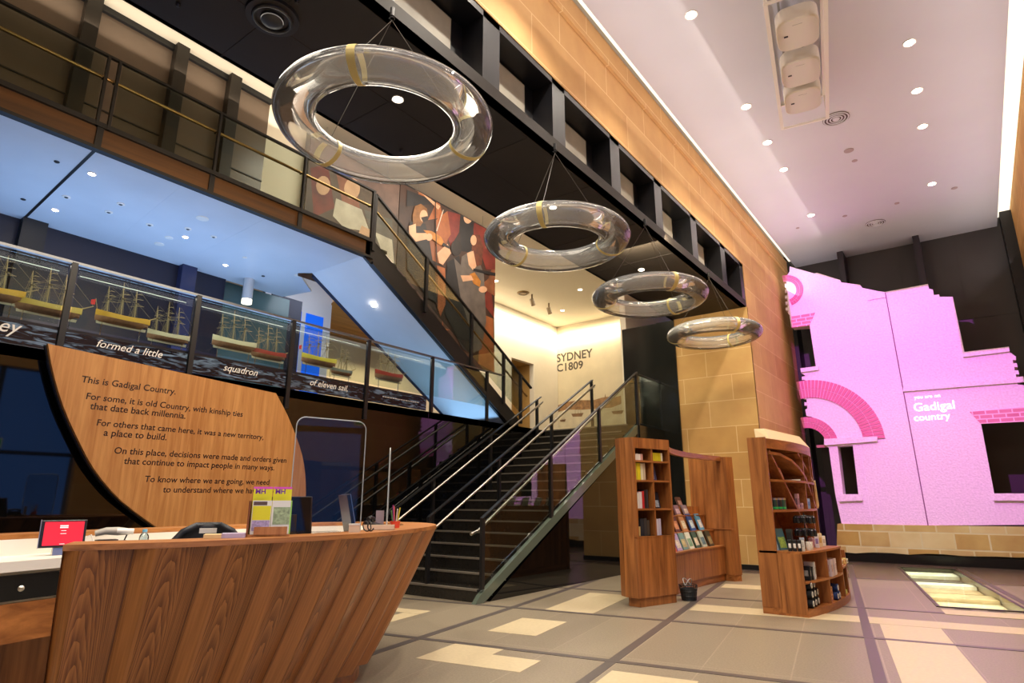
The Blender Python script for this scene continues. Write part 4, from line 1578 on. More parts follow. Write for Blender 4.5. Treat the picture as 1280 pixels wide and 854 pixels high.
for i, (v, lb) in enumerate(((7.85, 'white ceiling projector nearest the viewer, with a lilac sheen'), (8.72, 'middle one of the three white ceiling projectors'), (9.45, 'white ceiling projector nearest the pink wall'))):
    e = empty('projector', fl(.29, v, ZC), lb, 'projector', 'projectors in the ceiling cage', A)
    poly = []
    for k in range(40):
        t = 2 * PI * k / 40
        c, s_ = math.cos(t), math.sin(t)
        poly.append((.26 * math.copysign(abs(c) ** .45, c), .31 * math.copysign(abs(s_) ** .45, s_)))
    q = MB()
    rows = [[(a * f_, b * f_, z) for a, b in poly] for f_, z in ((.93, -.40), (.99, -.385), (1, -.35), (1, -.20), (.9, -.16))]
    q.grid(rows, closed=True)
    q.add(rows[0], [tuple(range(40))]).add(rows[-1], [tuple(range(40))])
    q.build('shell', pj_white, e, smooth=True, raw=True)
    MB().box(-.17, -.12, -.03, .0, -.404, -.398).build('badge', black, e, raw=True)
    MB().box(-.06, .06, -.2, -.197, -.402, -.399).build('model_plate', mat('plate_grey', (140, 136, 130), .5), e, raw=True)
    MB().lathe([(.06, -.34), (.07, -.30), (.05, -.25)], (0, 0, 0), 16, Matrix.Translation((.05, .31, -.28)) @ Matrix.Rotation(-PI / 2, 4, 'X') @ Matrix.Translation((0, 0, .33))).build('lens', black, e, raw=True)
    MB().tube([(0, 0, 0), (0, 0, -.18)], .03, 10).build('mount', mat('mount_grey', (150, 146, 140), .5), e, raw=True)

# bridge soffit fittings
for i, (x, y) in enumerate(((-4.23, 3.72), (-4.25, 6.7), (-4.29, 9.68))):
    downlight(x, y, ZB, ('lit downlight in the black bridge soffit seen through the largest ring', 'lit downlight in the black soffit behind the second ring', 'lit downlight in the black soffit near the third ring')[i], 'downlights of the bridge', .06, True, 90)
e = empty('ceiling_diffuser', (-4.26, 2.3, ZB), 'round black stepped air diffuser in the bridge soffit', 'air vent')
MB().lathe([(.22, 0), (.215, -.03), (.18, -.03)], (-4.26, 2.3, ZB), 40).build('rim', black, e, smooth=True)
MB().torus((-4.26, 2.3, ZB - .035), .15, .018, 32, 8).build('ring', black_panel, e, smooth=True)
MB().lathe([(.10, -.0), (.09, -.06), (.05, -.075)], (-4.26, 2.3, ZB), 28).build('core', black_panel, e, smooth=True)
for i, (x, y) in enumerate(((-3.94, 2.32), (-4.77, 1.75), (-3.95, 4.6), (-4.9, 4.4), (-4.0, 7.0), (-4.8, 8.4))):
    tag(MB().lathe([(.02, 0), (.02, -.02), (.012, -.035)], (x, y, ZB), 10).build('sprinkler', black),
        ('tiny black sprinkler beside the round diffuser', 'tiny black sprinkler near the joint of the bridge soffit', 'tiny black sprinkler over the largest ring', 'tiny black sprinkler behind the largest ring', 'tiny black sprinkler past the second ring', 'tiny black sprinkler over the third ring')[i], 'sprinkler', 'sprinklers of the bridge')

# gallery soffit fittings
for i, (px_, py_) in enumerate(((115, 217), (69, 262), (232, 296), (282, 331))):
    q = on_plane(px_, py_, 2, 5.25)
    downlight(q.x, q.y, 5.25, ('lit downlight in the blue soffit close to the gallery edge', 'lit downlight in the blue soffit near the black joint', 'lit downlight in the middle bay of the blue soffit', 'lit downlight in the blue soffit above the cream model ship')[i], 'downlights of the blue soffit', .045, True, 14, 80)
SFX = [((83, 246), .05), ((151, 255), .05), ((136, 265), .05), ((187, 281), .05), ((199, 305), .07), ((211, 297), .06), ((253, 273), .085), ((235, 286), .05), ((267, 296), .045), ((306, 322), .04), ((29, 249), .03), ((71, 202), .03), ((372, 344), .06), ((329, 345), .03)]
SFL = ['unlit round fitting near the black joint', 'unlit round fitting, upper of the pair in the second bay', 'unlit round fitting, lower of the pair in the second bay', 'unlit round fitting just past the first seam', 'cream speaker disc in the middle bay', 'pale blank disc beside the cream speaker disc',
       'largest round disc of the blue soffit', 'unlit fitting between the largest disc and the lit downlight', 'unlit fitting near the second seam', 'small fitting past the second seam', 'small black dot left of the black joint', 'small black dot near the gallery edge', 'round fitting at the corner where the upper flight begins', 'small black dot before the white wall']
for ((p_, r), lb) in zip(SFX, SFL):
    q = on_plane(p_[0], p_[1], 2, 5.25)
    e = empty('soffit_fitting', (q.x, q.y, 5.25), lb, 'ceiling fitting', 'fittings of the blue soffit')
    MB().lathe([(r, .0), (r, -.008), (r * .8, -.012)], (q.x, q.y, 5.25), 18).build('plate', black if r < .035 else white, e)
    if .04 < r < .055:
        MB().lathe([(r * .5, -.012), (r * .3, -.018)], (q.x, q.y, 5.25), 12).build('lens', black, e)
ys_, zs_ = 7.0, 5.25 - (7.0 - 6.15) * .61
e = empty('downlight', (-8.3, ys_, zs_), 'lit downlight in the sloping underside of the upper flight', 'downlight')
MB().lathe([(.04, .03), (.04, -.02)], (-8.3, ys_, zs_), 14).build('lens', glow, e)

# upper gallery ceiling fittings
for i, (p_) in enumerate(((725, 362), (703, 388), (620, 351))):
    q = on_plane(p_[0], p_[1], 2, 8.4)
    downlight(q.x, q.y, 8.4, ('lit downlight in the cream ceiling, nearest the black soffit edge', 'lit downlight in the cream ceiling close to the wall corner', 'lit downlight in the cream ceiling beside the violin banner')[i], 'downlights of the cream ceiling', .09, True, 0)
q = on_plane(654, 366, 2, 8.4)
e = empty('ceiling_vent', (q.x, q.y, 8.4), 'round bronze vent in the cream ceiling', 'air vent')
MB().lathe([(.22, 0), (.2, -.03), (.1, -.04)], q, 28).build('rim', mat('vent_bronze', (150, 120, 70), .5), e)
MB().torus((q.x, q.y, 8.36), .14, .02, 28, 6).build('ring', mat('vent_bronze_dark', (90, 70, 44), .5), e)
for i, p_ in enumerate(((665, 368), (686, 379))):
    q = on_plane(p_[0], p_[1], 2, 8.4)
    e = empty('spotlight', (q.x, q.y, 8.4), ('small hanging spotlight beside the bronze vent', 'small hanging spotlight nearer the wall corner')[i], 'spotlight', 'spotlights under the cream ceiling')
    MB().tube([(q.x, q.y, 8.4), (q.x, q.y, 8.2)], .03, 8).build('stem', mat('spot_bronze', (120, 100, 70), .4), e)
    MB().tube([(q.x, q.y - .05, 8.22), (q.x, q.y + .08, 8.0)], [.07, .08], 12).build('head', mat('spot_bronze', (120, 100, 70), .4), e)
e = empty('exit_sign', (XR + .05, 3.96, 2.5), 'green exit sign by the entry windows', 'sign')
MB().box(XR - .02, XR + .04, 3.76, 4.16, 2.4, 2.62).build('case', white, e)
MB().box(XR - .024, XR - .02, 3.78, 4.14, 2.42, 2.60).build('face', emitter('exit_green', (0, 170, 110), 1.2), e)

# ================================================================== RECEPTION DESK
desk = empty('reception_desk', (-4.3, 2.6, 0), 'boat-shaped walnut reception desk with fluted leaning hull and white inner worktop', 'desk')
TOP = [(-3.50, 1.18), (-3.30, 1.6), (-3.22, 2.1), (-3.20, 2.6), (-3.32, 3.1), (-3.56, 3.62), (-3.90, 4.12), (-4.35, 4.42), (-4.82, 4.42), (-5.18, 4.1), (-5.36, 3.4), (-5.30, 2.6), (-5.19, 1.9), (-4.98, 1.0), (-4.7, .3)]
BOT = [(-3.60, 1.24), (-3.52, 1.56), (-3.48, 1.95), (-3.50, 2.35), (-3.60, 2.75), (-3.78, 3.16), (-4.02, 3.52), (-4.35, 3.72), (-4.70, 3.72), (-4.96, 3.5), (-5.08, 3.0), (-5.06, 2.4), (-4.98, 1.8), (-4.82, 1.0), (-4.55, .3)]
NF, SUB = 21, 12
NT = NF * SUB
T = catmull([(a, b, 0) for a, b in TOP], NT)
Bt = catmull([(a, b, 0) for a, b in BOT], NT)
ZT = 1.075
rows, uvs = [], []
NZ = 10
for j in range(NZ + 1):
    f = j / NZ
    z = .13 + (ZT - .13) * f
    row = []
    for i in range(NT + 1):
        q = Bt[i].lerp(T[i], f ** .92)
        d = (T[min(i + 1, NT)] - T[max(i - 1, 0)]).normalized()
        nrm = Vector((d.y, -d.x, 0))
        ph = (i % SUB) / SUB
        amp = .085 * (1 - .55 * f)
        saw = amp * (ph / .3 if ph < .3 else (1 - ph) / .7)
        q = q + nrm * (saw - amp * .4)
        row.append((q.x, q.y, z))
    rows.append(row)
hb = MB().grid(rows)
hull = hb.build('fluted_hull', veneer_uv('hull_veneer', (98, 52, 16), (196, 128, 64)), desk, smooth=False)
uvl = hull.data.uv_layers.new(name='UVMap')
for p_ in hull.data.polygons:
    js = [hull.data.loops[l].vertex_index for l in p_.loop_indices]
    cols = [v % (NT + 1) for v in js]
    for l, v in zip(p_.loop_indices, js):
        i, j = v % (NT + 1), v // (NT + 1)
        u = i / SUB
        if i == max(cols) and i % SUB == 0:
            u -= .001
        uvl.data[l].uv = (u, j / NZ)


def offset(path, dist):
    out = []
    for i in range(len(path)):
        d = (path[min(i + 1, len(path) - 1)] - path[max(i - 1, 0)]).normalized()
        out.append(path[i] + Vector((-d.y, d.x, 0)) * dist)
    return out


T2 = T[::4]
B2 = Bt[::4]
IN = offset(T2, .27)
rows = []
for a, b in zip(T2, IN):
    o_ = a + (a - b).normalized() * .012
    rows.append([(o_.x, o_.y, ZT), (o_.x, o_.y, ZT + .028), (b.x, b.y, ZT + .028), (b.x, b.y, ZT)])
lg = MB().grid([r_ + [r_[0]] for r_ in rows])
lg.add(rows[0], [(0, 1, 2, 3)]).add(rows[-1], [(0, 1, 2, 3)])
lg.build('ledge', wood('ledge_wood', (150, 92, 44), (196, 132, 72), 1, 1.5), desk)
# plinth
PL_ = offset(B2, .05)
MB().grid([[(q.x, q.y, .002), (q.x, q.y, .14)] for q in PL_]).build('plinth', walnut_y, desk)
# end faces of the hull and white inner lining
for k in (0, -1):
    a, b, c = T2[k], IN[k], B2[k]
    MB().add([(c.x, c.y, .13), (a.x, a.y, ZT), (b.x, b.y, ZT), (b.x, b.y, .05), (c.x, c.y, .05)], [(0, 1, 2, 3, 4)]).build('end_panel', walnut, desk)
MB().grid([[(c.x, c.y, .1), (q.x, q.y, .6), (q.x, q.y, ZT)] for q, c in zip(IN, offset(B2, .2))]).build('inner_lining', mat('white_laminate', (236, 230, 218), .4), desk)
# back worktop and its drawers
nb = int(len(IN) * .52)
back = IN[nb:]
back2 = offset(back, .42)
for i, q in enumerate(back2):
    q.x = min(q.x, -4.28)
rows = [[(a.x, a.y, .98), (b.x, b.y, .98), (b.x, b.y, .925), (a.x, a.y, .925), (a.x, a.y, .98)] for a, b in zip(back, back2)]
wt = MB().grid(rows)
wt.add(rows[-1][:4], [(0, 1, 2, 3)])
wt.build('worktop', mat('white_laminate', (236, 230, 218), .4), desk)
bd = [q for q in back2 if q.y < 2.6]
bd = bd[::-1]
dr = offset([Vector((q.x, q.y, 0)) for q in bd], .03)


def front(z0, z1, name, m, path, d=.03):
    o2 = offset(path, d)
    q = MB().grid([[(a.x, a.y, z0), (a.x, a.y, z1), (b.x, b.y, z1), (b.x, b.y, z0), (a.x, a.y, z0)] for a, b in zip(path, o2)])
    q.add([(path[0].x, path[0].y, z0), (path[0].x, path[0].y, z1), (o2[0].x, o2[0].y, z1), (o2[0].x, o2[0].y, z0)], [(0, 1, 2, 3)])
    return q.build(name, m, desk)


d1 = front(.77, .905, 'cash_drawer', mat('drawer_black', (16, 16, 17), .3), dr)
front(.55, .755, 'drawer', walnut_y, dr)
dk = offset(dr, .3)
front(.12, .53, 'knee_panel', walnut, dk)
q0 = dr[0].lerp(dr[1], .5) if len(dr) > 1 else dr[0]
kn = on_plane(27, 727, 0, q0.x + .01)
MB().lathe([(.006, 0), (.006, .012), (.014, .016), (.016, .024), (.008, .03)], (0, 0, 0), 14, Matrix.Translation((q0.x + .0, kn.y, .84)) @ Matrix.Rotation(PI / 2, 4, 'Y')).build('lock_knob', steel, d1)

# ------------------------------------------------------------------ things on the desk
ZL = ZT + .0285


def face_cam(x, y, extra=0.0):
    """rotation that turns local -Y towards the middle of the hall"""
    return math.atan2(-y, -x) + PI / 2 + extra


bx_, by_ = -3.37, 2.16
rz = face_cam(bx_, by_)
R_ = Matrix.Rotation(rz, 4, 'Z')
e = empty('brochure_holder', (bx_, by_, ZL), 'light wooden brochure holder full of yellow brochures on the desk ledge', 'holder', rz=rz)
MB().box(-.08, .10, -.05, -.035, 0, .055).build('front_lip', blond, e, raw=True)
MB().box(-.115, .115, -.05, .05, 0, .012).build('base', blond, e, raw=True)
MB().box(-.12, -.11, -.05, .06, 0, .20).build('side', walnut, e, raw=True)
MB().box(-.115, .115, .05, .06, 0, .2).build('back', walnut, e, raw=True)
yb = mat('brochure_yellow', (228, 222, 40), .4)
pinkm = mat('brochure_pink', (230, 90, 200), .4)
purple = mat('brochure_purple', (110, 40, 150), .4)
wht = mat('brochure_white', (232, 232, 222), .4)


def brochure(lx, ly, lz, w, h, base, bits, label, tilt=.12):
    M = Matrix.Translation((bx_, by_, ZL)) @ R_ @ Matrix.Translation((lx, ly, lz))
    e = empty('brochure', M.translation, label, 'brochure', 'brochures on the reception desk', rz)
    TT = Matrix.Rotation(-tilt, 4, 'X')
    MB().obox(TT, -w / 2, w / 2, 0, .008, 0, h).build('pages', base, e, raw=True)
    for nm_, m_, x0, x1, z0, z1 in bits:
        MB().obox(TT, x0 * w - w / 2, x1 * w - w / 2, -.0008, 0, z0 * h, z1 * h).build(nm_, m_, e, raw=True)
    return e, TT


for lx, lb in ((-.052, 'tall yellow brochure with pink top edge, left in the wooden holder'), (.058, 'tall yellow brochure with pink top edge, beside the monitor')):
    e, TT = brochure(lx, .012, .013, .105, .27, yb, [('top_band', pinkm, 0, 1, .955, 1)], lb)
    me = text('lettering', 'MH', (-.04, -.002, .228), '-Y', .055, purple, e, bold=.03, rotm=(TT.to_3x3() @ FACE['-Y']), raw=True)
lilac = mat('print_lilac', (176, 160, 196), .5, noise=.4, nscale=60)
green = mat('print_green', (160, 180, 140), .5, noise=.4, nscale=50)
brochure(-.048, -.026, .013, .105, .19, wht, [('title_bar', mat('print_brown', (96, 76, 70), .5), .05, .75, .86, .97), ('panel', yb, .03, .97, .42, .84), ('picture', lilac, .05, .95, .1, .4)], 'shorter brochure with yellow slanted panel and lilac picture')
brochure(.062, -.026, .013, .11, .19, wht, [('picture', green, .08, .92, .28, .8), ('edge', mat('print_lime', (150, 210, 90), .5), .93, 1, 0, 1)], 'shorter white brochure with grey-green picture')
# leaflets lying flat
e = empty('leaflet_stack', (-3.44, 1.93, ZL), 'low fan of cream and lilac leaflets on the desk ledge', 'leaflets', rz=rz)
MB().box(-.10, .0, -.05, .06, 0, .02).build('leaflet', mat('leaflet_cream', (230, 206, 150), .5), e, raw=True)
MB().box(-.01, .11, -.05, .06, 0, .024).build('leaflet', mat('leaflet_lilac', (196, 186, 214), .5), e, raw=True)

# monitor seen from behind
mx_, my_ = -3.60, 2.47
e = empty('monitor', (mx_, my_, ZL - .1), 'black computer monitor seen from behind, right of the yellow brochures', 'monitor', rz=face_cam(mx_, my_, -.35))
TT = Matrix.Rotation(.16, 4, 'X')
MB().obox(Matrix.Translation((0, 0, .07)) @ TT, -.13, .13, -.012, .012, 0, .26).build('screen_back', mat('monitor_black', (30, 27, 26), .35), e, raw=True, bevel=.004)
MB().obox(Matrix.Translation((0, -.03, 0)) @ TT, -.05, .05, -.012, .0, .06, .22).build('stand', mat('monitor_stand', (70, 62, 58), .4), e, raw=True)
MB().box(-.1, .1, -.08, .08, .0, .012).build('foot', black, e, raw=True)
text('emblem', 'hp', (-.095, -.055, .26), '-Y', .05, steel, e, shear=.3, rotm=TT.to_3x3() @ FACE['-Y'], raw=True)
MB().box(-.05, .05, -.05, .05, -.055, .001).build('riser', black, e, raw=True)
# side-on monitor
mx_, my_ = -3.66, 3.0
e = empty('monitor', (mx_, my_, ZL - .1), 'thin black monitor seen edge-on beside the second clear screen', 'monitor', rz=math.atan2(my_, mx_) + .22)
TT = Matrix.Rotation(-.22, 4, 'X')
MB().obox(Matrix.Translation((0, 0, .05)) @ TT, -.15, .15, -.012, .012, 0, .30).build('screen', mat('monitor_black', (30, 27, 26), .35), e, raw=True, bevel=.003)
MB().obox(Matrix.Translation((0, .0, .05)) @ TT, -.152, .152, -.016, -.012, -.002, .302).build('bezel', steel, e, raw=True)
MB().box(-.08, .08, -.07, .07, -.055, .02).build('foot', black, e, raw=True)


# clear screens standing on the ledge
def clear_screen(a, b, h, label):
    a, b = Vector((*a, ZL)), Vector((*b, ZL))
    L = (b - a).length
    d = (b - a).normalized()
    e = empty('clear_screen', (a + b) / 2, label, 'screen', 'clear screens of the reception desk', math.atan2(d.y, d.x))
    r = .06
    poly = [(-L / 2, 0), (L / 2, 0)]
    for cx, t0 in ((L / 2 - r, 0), (-L / 2 + r, 90)):
        poly += [(cx + r * math.cos(math.radians(t0 + k * 15)), h - r + r * math.sin(math.radians(t0 + k * 15))) for k in range(7)]
    MB().py(poly, -.004, .004).build('sheet', perspex, e, raw=True)
    q = [(x, 0, z) for x, z in poly[1:]] + [(-L / 2, 0, 0)]
    MB().tube(q, .0035, 5).build('edge', mat('acrylic_edge', (205, 214, 210), .2), e, raw=True)
    MB().box(-.09, .09, -.04, .04, 0, .008).build('foot', perspex, e, raw=True)


clear_screen((-3.54, 2.40), (-3.42, 2.88), .74, 'clear acrylic screen with rounded corners before the black wall')
clear_screen((-3.60, 3.28), (-3.92, 3.58), .60, 'clear acrylic screen seen edge-on near the tip of the desk')

# things near the tip
e = empty('pen_holder', (-3.66, 3.42, ZL), 'small red pot of upright coloured pens near the desk tip', 'pen holder')
MB().lathe([(.035, 0), (.04, .05), (.034, .05), (.03, .006)], (-3.66, 3.42, ZL), 16).build('pot', mat('pot_red', (226, 80, 50), .4), e)
for i, (dx, dy, h, rgb) in enumerate(((-.012, .0, .17, (150, 60, 120)), (.01, .01, .15, (220, 200, 60)), (.02, -.01, .14, (230, 230, 220)), (-.02, .012, .16, (200, 90, 60)), (.0, -.018, .13, (90, 140, 80)))):
    tag(MB().tube([(-3.66 + dx, 3.42 + dy, ZL + .012), (-3.66 + dx * 2.4, 3.42 + dy * 2.4, ZL + h)], .005, 8).build('pen', mat('pen_%d' % i, rgb, .4)), 'pen standing in the red pot, ' + ('purple', 'yellow', 'white', 'orange', 'green')[i], 'pen', 'pens in the red pot')
e = empty('paper_tray', (-3.48, 3.10, ZL), 'low cream tray on the ledge beside the edge-on monitor', 'tray', rz=face_cam(-3.48, 3.10))
MB().box(-.11, .11, -.04, .04, 0, .006).box(-.11, .11, -.04, -.034, 0, .035).box(-.11, .11, .034, .04, 0, .035).box(-.11, -.104, -.04, .04, 0, .035).box(.104, .11, -.04, .04, 0, .035).build('tray', mat('tray_cream', (226, 208, 178), .5), e, raw=True)
MB().box(-.09, .06, -.03, .03, .006, .03).build('papers', wht, e, raw=True)
e = empty('desk_phone', (-3.64, 3.20, ZL), 'small black desk phone behind the cream tray', 'phone', rz=.6)
MB().prism([(-.06, 0), (.06, 0), (.06, .025), (-.06, .06)], lambda a, b, d: (a, d, b), -.07, .07).build('body', black, e, raw=True)
MB().tube([(-.03, -.08, .07), (-.03, 0, .085), (-.03, .08, .07)], [.016, .011, .016], 10).build('handset', black, e, raw=True, smooth=True)
e = empty('card_stand', (-3.70, 3.30, ZL), 'grey upright card behind the desk phone', 'card', rz=face_cam(-3.7, 3.3))
MB().box(-.03, .03, -.004, .004, 0, .13).build('card', mat('card_grey', (168, 150, 152), .5), e, raw=True)
MB().box(-.035, .035, -.02, .02, 0, .01).build('foot', steel, e, raw=True)
e = empty('note_box', (-3.36, 2.78, ZL), 'small cream box on the ledge below the clear screen', 'box', rz=face_cam(-3.36, 2.78))
MB().box(-.035, .035, -.03, .03, 0, .05).build('body', mat('tray_cream', (226, 208, 178), .5), e, raw=True)
MB().box(-.037, .037, -.032, .032, .045, .054).build('lid', wht, e, raw=True)
tag(MB().tube([(-3.37 + .035 * math.cos(t) * (1 if t < 6.28 else .7), 2.875 + .06 * t / 12, ZL + .035 + .033 * math.sin(t)) for t in [k * .45 for k in range(28)]], .004, 6).build('cable_loop', black, smooth=True), 'loop of black cable on the ledge beside the cream box', 'cable')

# chair inside the desk
e = empty('office_chair', (-4.03, 2.15, 0), 'dark office chair behind the ledge with a pale slot in its curved back', 'chair', rz=face_cam(-4.03, 2.15))
dk_ = mat('chair_dark', (38, 40, 46), .5)
arcp = [(.25 * math.cos(math.radians(a)), .05 + .06 * math.sin(math.radians(a)) - .06) for a in range(0, 181, 15)]
rows = []
for j, z in enumerate((.62, .8, .95, 1.06, 1.13, 1.17)):
    f = (1, 1, .97, .85, .62, .3)[j]
    rows.append([(x * f, y - .02, z) for x, y in arcp])
q = MB().grid(rows)
o_ = q.build('backrest', dk_, e, raw=True, smooth=True)
sm = o_.modifiers.new('thick', 'SOLIDIFY')
sm.thickness = .035
MB().box(-.05, .05, -.06, -.04, 1.105, 1.135).build('label', mat('label_white', (232, 228, 220), .5), e, raw=True)
MB().lathe([(.2, 0), (.24, .03), (.24, .07), (.2, .09)], (0, -.2, .50), 24).build('seat', dk_, e, raw=True, smooth=True)
MB().box(-.03, .03, .02, .05, .5, .7).build('back_stem', black, e, raw=True)
MB().tube([(0, -.2, .08), (0, -.2, .5)], .03, 12).build('column', black, e, raw=True)
for k in range(5):
    a = 2 * PI * k / 5
    l_ = MB().bar((0, -.2, .09), (.27 * math.cos(a), -.2 + .27 * math.sin(a), .07), .04, .025).build('foot', black, e, raw=True)
    MB().lathe([(.022, .004), (.028, .03), (.022, .055)], (.27 * math.cos(a), -.2 + .27 * math.sin(a), 0), 12).build('castor', black, l_, raw=True)

# tablet, card reader, printer, bottle on the back worktop
tp = Vector((-4.60, 1.54, .981))
e = empty('tablet', tp, 'tablet with red screen on a silver stand on the white worktop', 'tablet', rz=face_cam(tp.x, tp.y, .12))
TT = Matrix.Translation((0, 0, .045)) @ Matrix.Rotation(-.22, 4, 'X')
MB().obox(TT, -.118, .118, -.005, .005, 0, .165).build('case', mat('tablet_case', (24, 24, 26), .3), e, raw=True, bevel=.004)
scr = MB().obox(TT, -.10, .104, -.0065, -.005, .012, .154).build('screen', mat('tablet_red', (205, 36, 52), .25, emit=(214, 40, 56), estr=.55), e, raw=True)
tx = mat('tablet_text', (250, 240, 240), .4, emit=(255, 240, 240), estr=.4)
lb_ = MB()
for z_, w_, h_ in ((.125, .042, .007), (.115, .042, .007), (.098, .026, .003), (.08, .03, .003), (.018, .026, .003)):
    lb_.obox(TT, .0 - w_ / 2, .0 + w_ / 2, -.0072, -.0065, z_, z_ + h_)
lb_.build('screen_lines', tx, e, raw=True)
MB().obox(TT, -.121, -.117, -.007, .007, -.003, .168).build('bezel', steel, e, raw=True)
MB().prism([(.0, 0), (.075, 0), (.04, .09), (.02, .09)], lambda a, b, d: (d, a, b), -.04, .04).build('stand', steel, e, raw=True)
MB().tube([(.12, 0, .10), (.145, -.01, .115), (.16, -.01, .075), (.13, .02, .03), (.10, .06, .006)], .004, 6).build('cable', white, e, raw=True, smooth=True)
cp = Vector((-4.70, 1.83, .981))
e = empty('receipt_printer', cp, 'low dark grey receipt printer on the white worktop, right of the tablet', 'printer', rz=face_cam(cp.x, cp.y, .2))
MB().prism([(-.09, 0), (.09, 0), (.09, .05), (-.05, .07), (-.09, .05)], lambda a, b, d: (d, a, b), -.10, .10).build('body', mat('printer_grey', (66, 66, 70), .45), e, raw=True)
MB().box(-.06, .06, -.02, .06, .066, .074).build('paper_slot', black, e, raw=True)
MB().box(-.03, .03, -.092, -.09, .02, .03).build('plate', white, e, raw=True)
sp_ = Vector((-4.76, 1.88, .981))
e = empty('barcode_scanner', (sp_.x, sp_.y, .982), 'white hand scanner resting on a thin bent stand above the printer', 'scanner', rz=face_cam(sp_.x, sp_.y, .1))
MB().tube([(.05, 0, .0), (.07, 0, .05), (.09, 0, .115)], .005, 6).build('stand', black, e, raw=True)
MB().lathe([(.05, 0), (.05, .008)], (.05, 0, 0), 16).build('foot', black, e, raw=True)
MB().tube([(-.10, 0, .11), (-.04, 0, .125), (.03, 0, .122), (.10, 0, .118)], [.02, .024, .028, .02], 12).build('body', mat('scanner_grey', (176, 170, 160), .4), e, raw=True, smooth=True)
MB().tube([(.02, -.012, .125), (.12, -.012, .118)], [.018, .02], 12).build('head', white, e, raw=True, smooth=True)
bp = Vector((-4.84, 2.12, .981))
e = empty('water_bottle', bp, 'small clear plastic bottle with pale blue cap on the white worktop', 'bottle')
MB().lathe([(.028, 0), (.032, .01), (.032, .07), (.028, .085), (.014, .105), (.012, .11)], bp, 18).build('body', glass('bottle_clear', (225, 238, 242), 1.0, .12), e, smooth=True)
MB().lathe([(.016, .108), (.016, .128)], bp, 14).build('cap', mat('cap_blue', (120, 190, 226), .4), e)

# ================================================================== TALL BOOKSHELF WITH BENCH
TX, TY = -3.66, 7.66
trz = math.atan2(.70, .22)
ta = empty('bookshelf_tower', (TX, TY, 0), 'tall walnut bookshelf tower with two columns of cubbies, joined to a stepped book bench', 'bookshelf', rz=trz)
TW, TD = .735, .33


def tl(mbx, name, m=walnut, **k):
    return mbx.build(name, m, ta, raw=True, **k)


tl(MB().pz([(.02, .02), (TW - .02, .02), (TW - .02, TD), (-.0, .2)], .001, .11), 'plinth')
cham = [(0, 0), (.035, 0), (.035, TD), (.0, TD), (-.05, .2), (-.045, .1), (-.02, .03)]
tl(MB().pz(cham, .11, 2.14), 'side_panel')
tl(MB().box(TW - .03, TW, 0, TD, .11, 2.14), 'side_panel')
tl(MB().box(.035, TW - .03, TD - .02, TD, .84, 2.14), 'back_panel')
tl(MB().box(.035, TW - .03, 0, .02, .11, .845), 'front_panel')
tl(MB().box(-.02, TW + .002, -.003, .1, .845, .86), 'seam_strip')
tl(MB().box(.03, TW - .03, 0, .04, 2.0, 2.14).box(.03, TW - .03, .04, TD, 2.12, 2.14), 'header')
tl(MB().box(.365, .395, .012, TD - .02, .86, 2.0), 'divider')
SZ = [.86, 1.21, 1.58, 1.84]
for z in SZ:
    tl(MB().box(.035, TW - .03, .008, TD - .02, z - .025, z), 'shelf', walnut_x)


def lp_(x, y, z):
    return Matrix.Translation((TX, TY, 0)) @ Matrix.Rotation(trz, 4, 'Z') @ Vector((x, y, z))


page = mat('book_pages', (226, 218, 200), .7)
NB = [0]


def book(pos, rz, w, d, h, rgb, label, group, tilt=0.0, picture=None, rot_lean=0.0, name='book'):
    """upright book: w thickness or width along local x, d depth, h height; cover on local -Y"""
    NB[0] += 1
    e = empty(name, pos, label, name, group, rz)
    T_ = Matrix.Rotation(rot_lean, 4, 'Y') @ Matrix.Rotation(tilt, 4, 'X')
    c = mat('cover_%d_%d_%d' % rgb, rgb, .45)
    MB().obox(T_, -w / 2, w / 2, 0, .003, 0, h).obox(T_, -w / 2, -w / 2 + .003, 0, d, 0, h).obox(T_, w / 2 - .003, w / 2, 0, d, 0, h).build('cover', c, e, raw=True)
    MB().obox(T_, -w / 2 + .003, w / 2 - .003, .003, d - .003, .003, h - .004).build('pages', page, e, raw=True)
    if picture:
        q = MB()
        x0, x1, z0, z1 = picture[1]
        q.obox(T_, -w / 2 + x0 * w, -w / 2 + x1 * w, -.001, 0, z0 * h, z1 * h)
        q.build('cover_picture', mat('pic_%d_%d_%d' % picture[0], picture[0], .45, noise=.45, nscale=40), e, raw=True)
    return e


def stack(col_x, z, items, group, depth=.05):
    """a run of spines along a cubby: (width, height, colour, label)"""
    x = col_x
    for w, h, rgb, lb in items:
        book(lp_(x + w / 2, depth, z), trz, w - .002, .19, h, rgb, lb, group)
        x += w


G = 'books in the tower bookshelf'
for i in range(4):
    book(lp_(.07 + i * .045, .04, 1.84), trz, .043, .19, .085 + .004 * (i % 2), ((232, 228, 222), (224, 220, 216), (236, 232, 226), (200, 150, 140))[i], 'small pale book in the top left cubby of the tower, %s along' % ordinal(i), G)
for i in range(5):
    book(lp_(.45 + i * .04, .04, 1.84), trz, .038, .19, .115, (214, 206, 40) if i < 4 else (228, 224, 200), 'yellow-spined book in the top right cubby, %s along' % ordinal(i) if i < 4 else 'cream book closing the yellow row', G)
stack(.05, 1.58, [(.06, .22, (206, 198, 60), 'thick yellow book, left of the second cubby row'), (.07, .225, (222, 210, 40), 'brightest yellow book in the second cubby row'), (.05, .22, (226, 222, 190), 'cream book beside the bright yellow one'), (.045, .225, (196, 180, 150), 'tan book at the end of the yellow row')], G)
book(lp_(.45, .06, 1.58), trz, .12, .02, .20, (52, 50, 84), 'navy book leaning face out in the second right cubby', G, -.15, ((170, 170, 190), (.1, .6, .1, .5)))
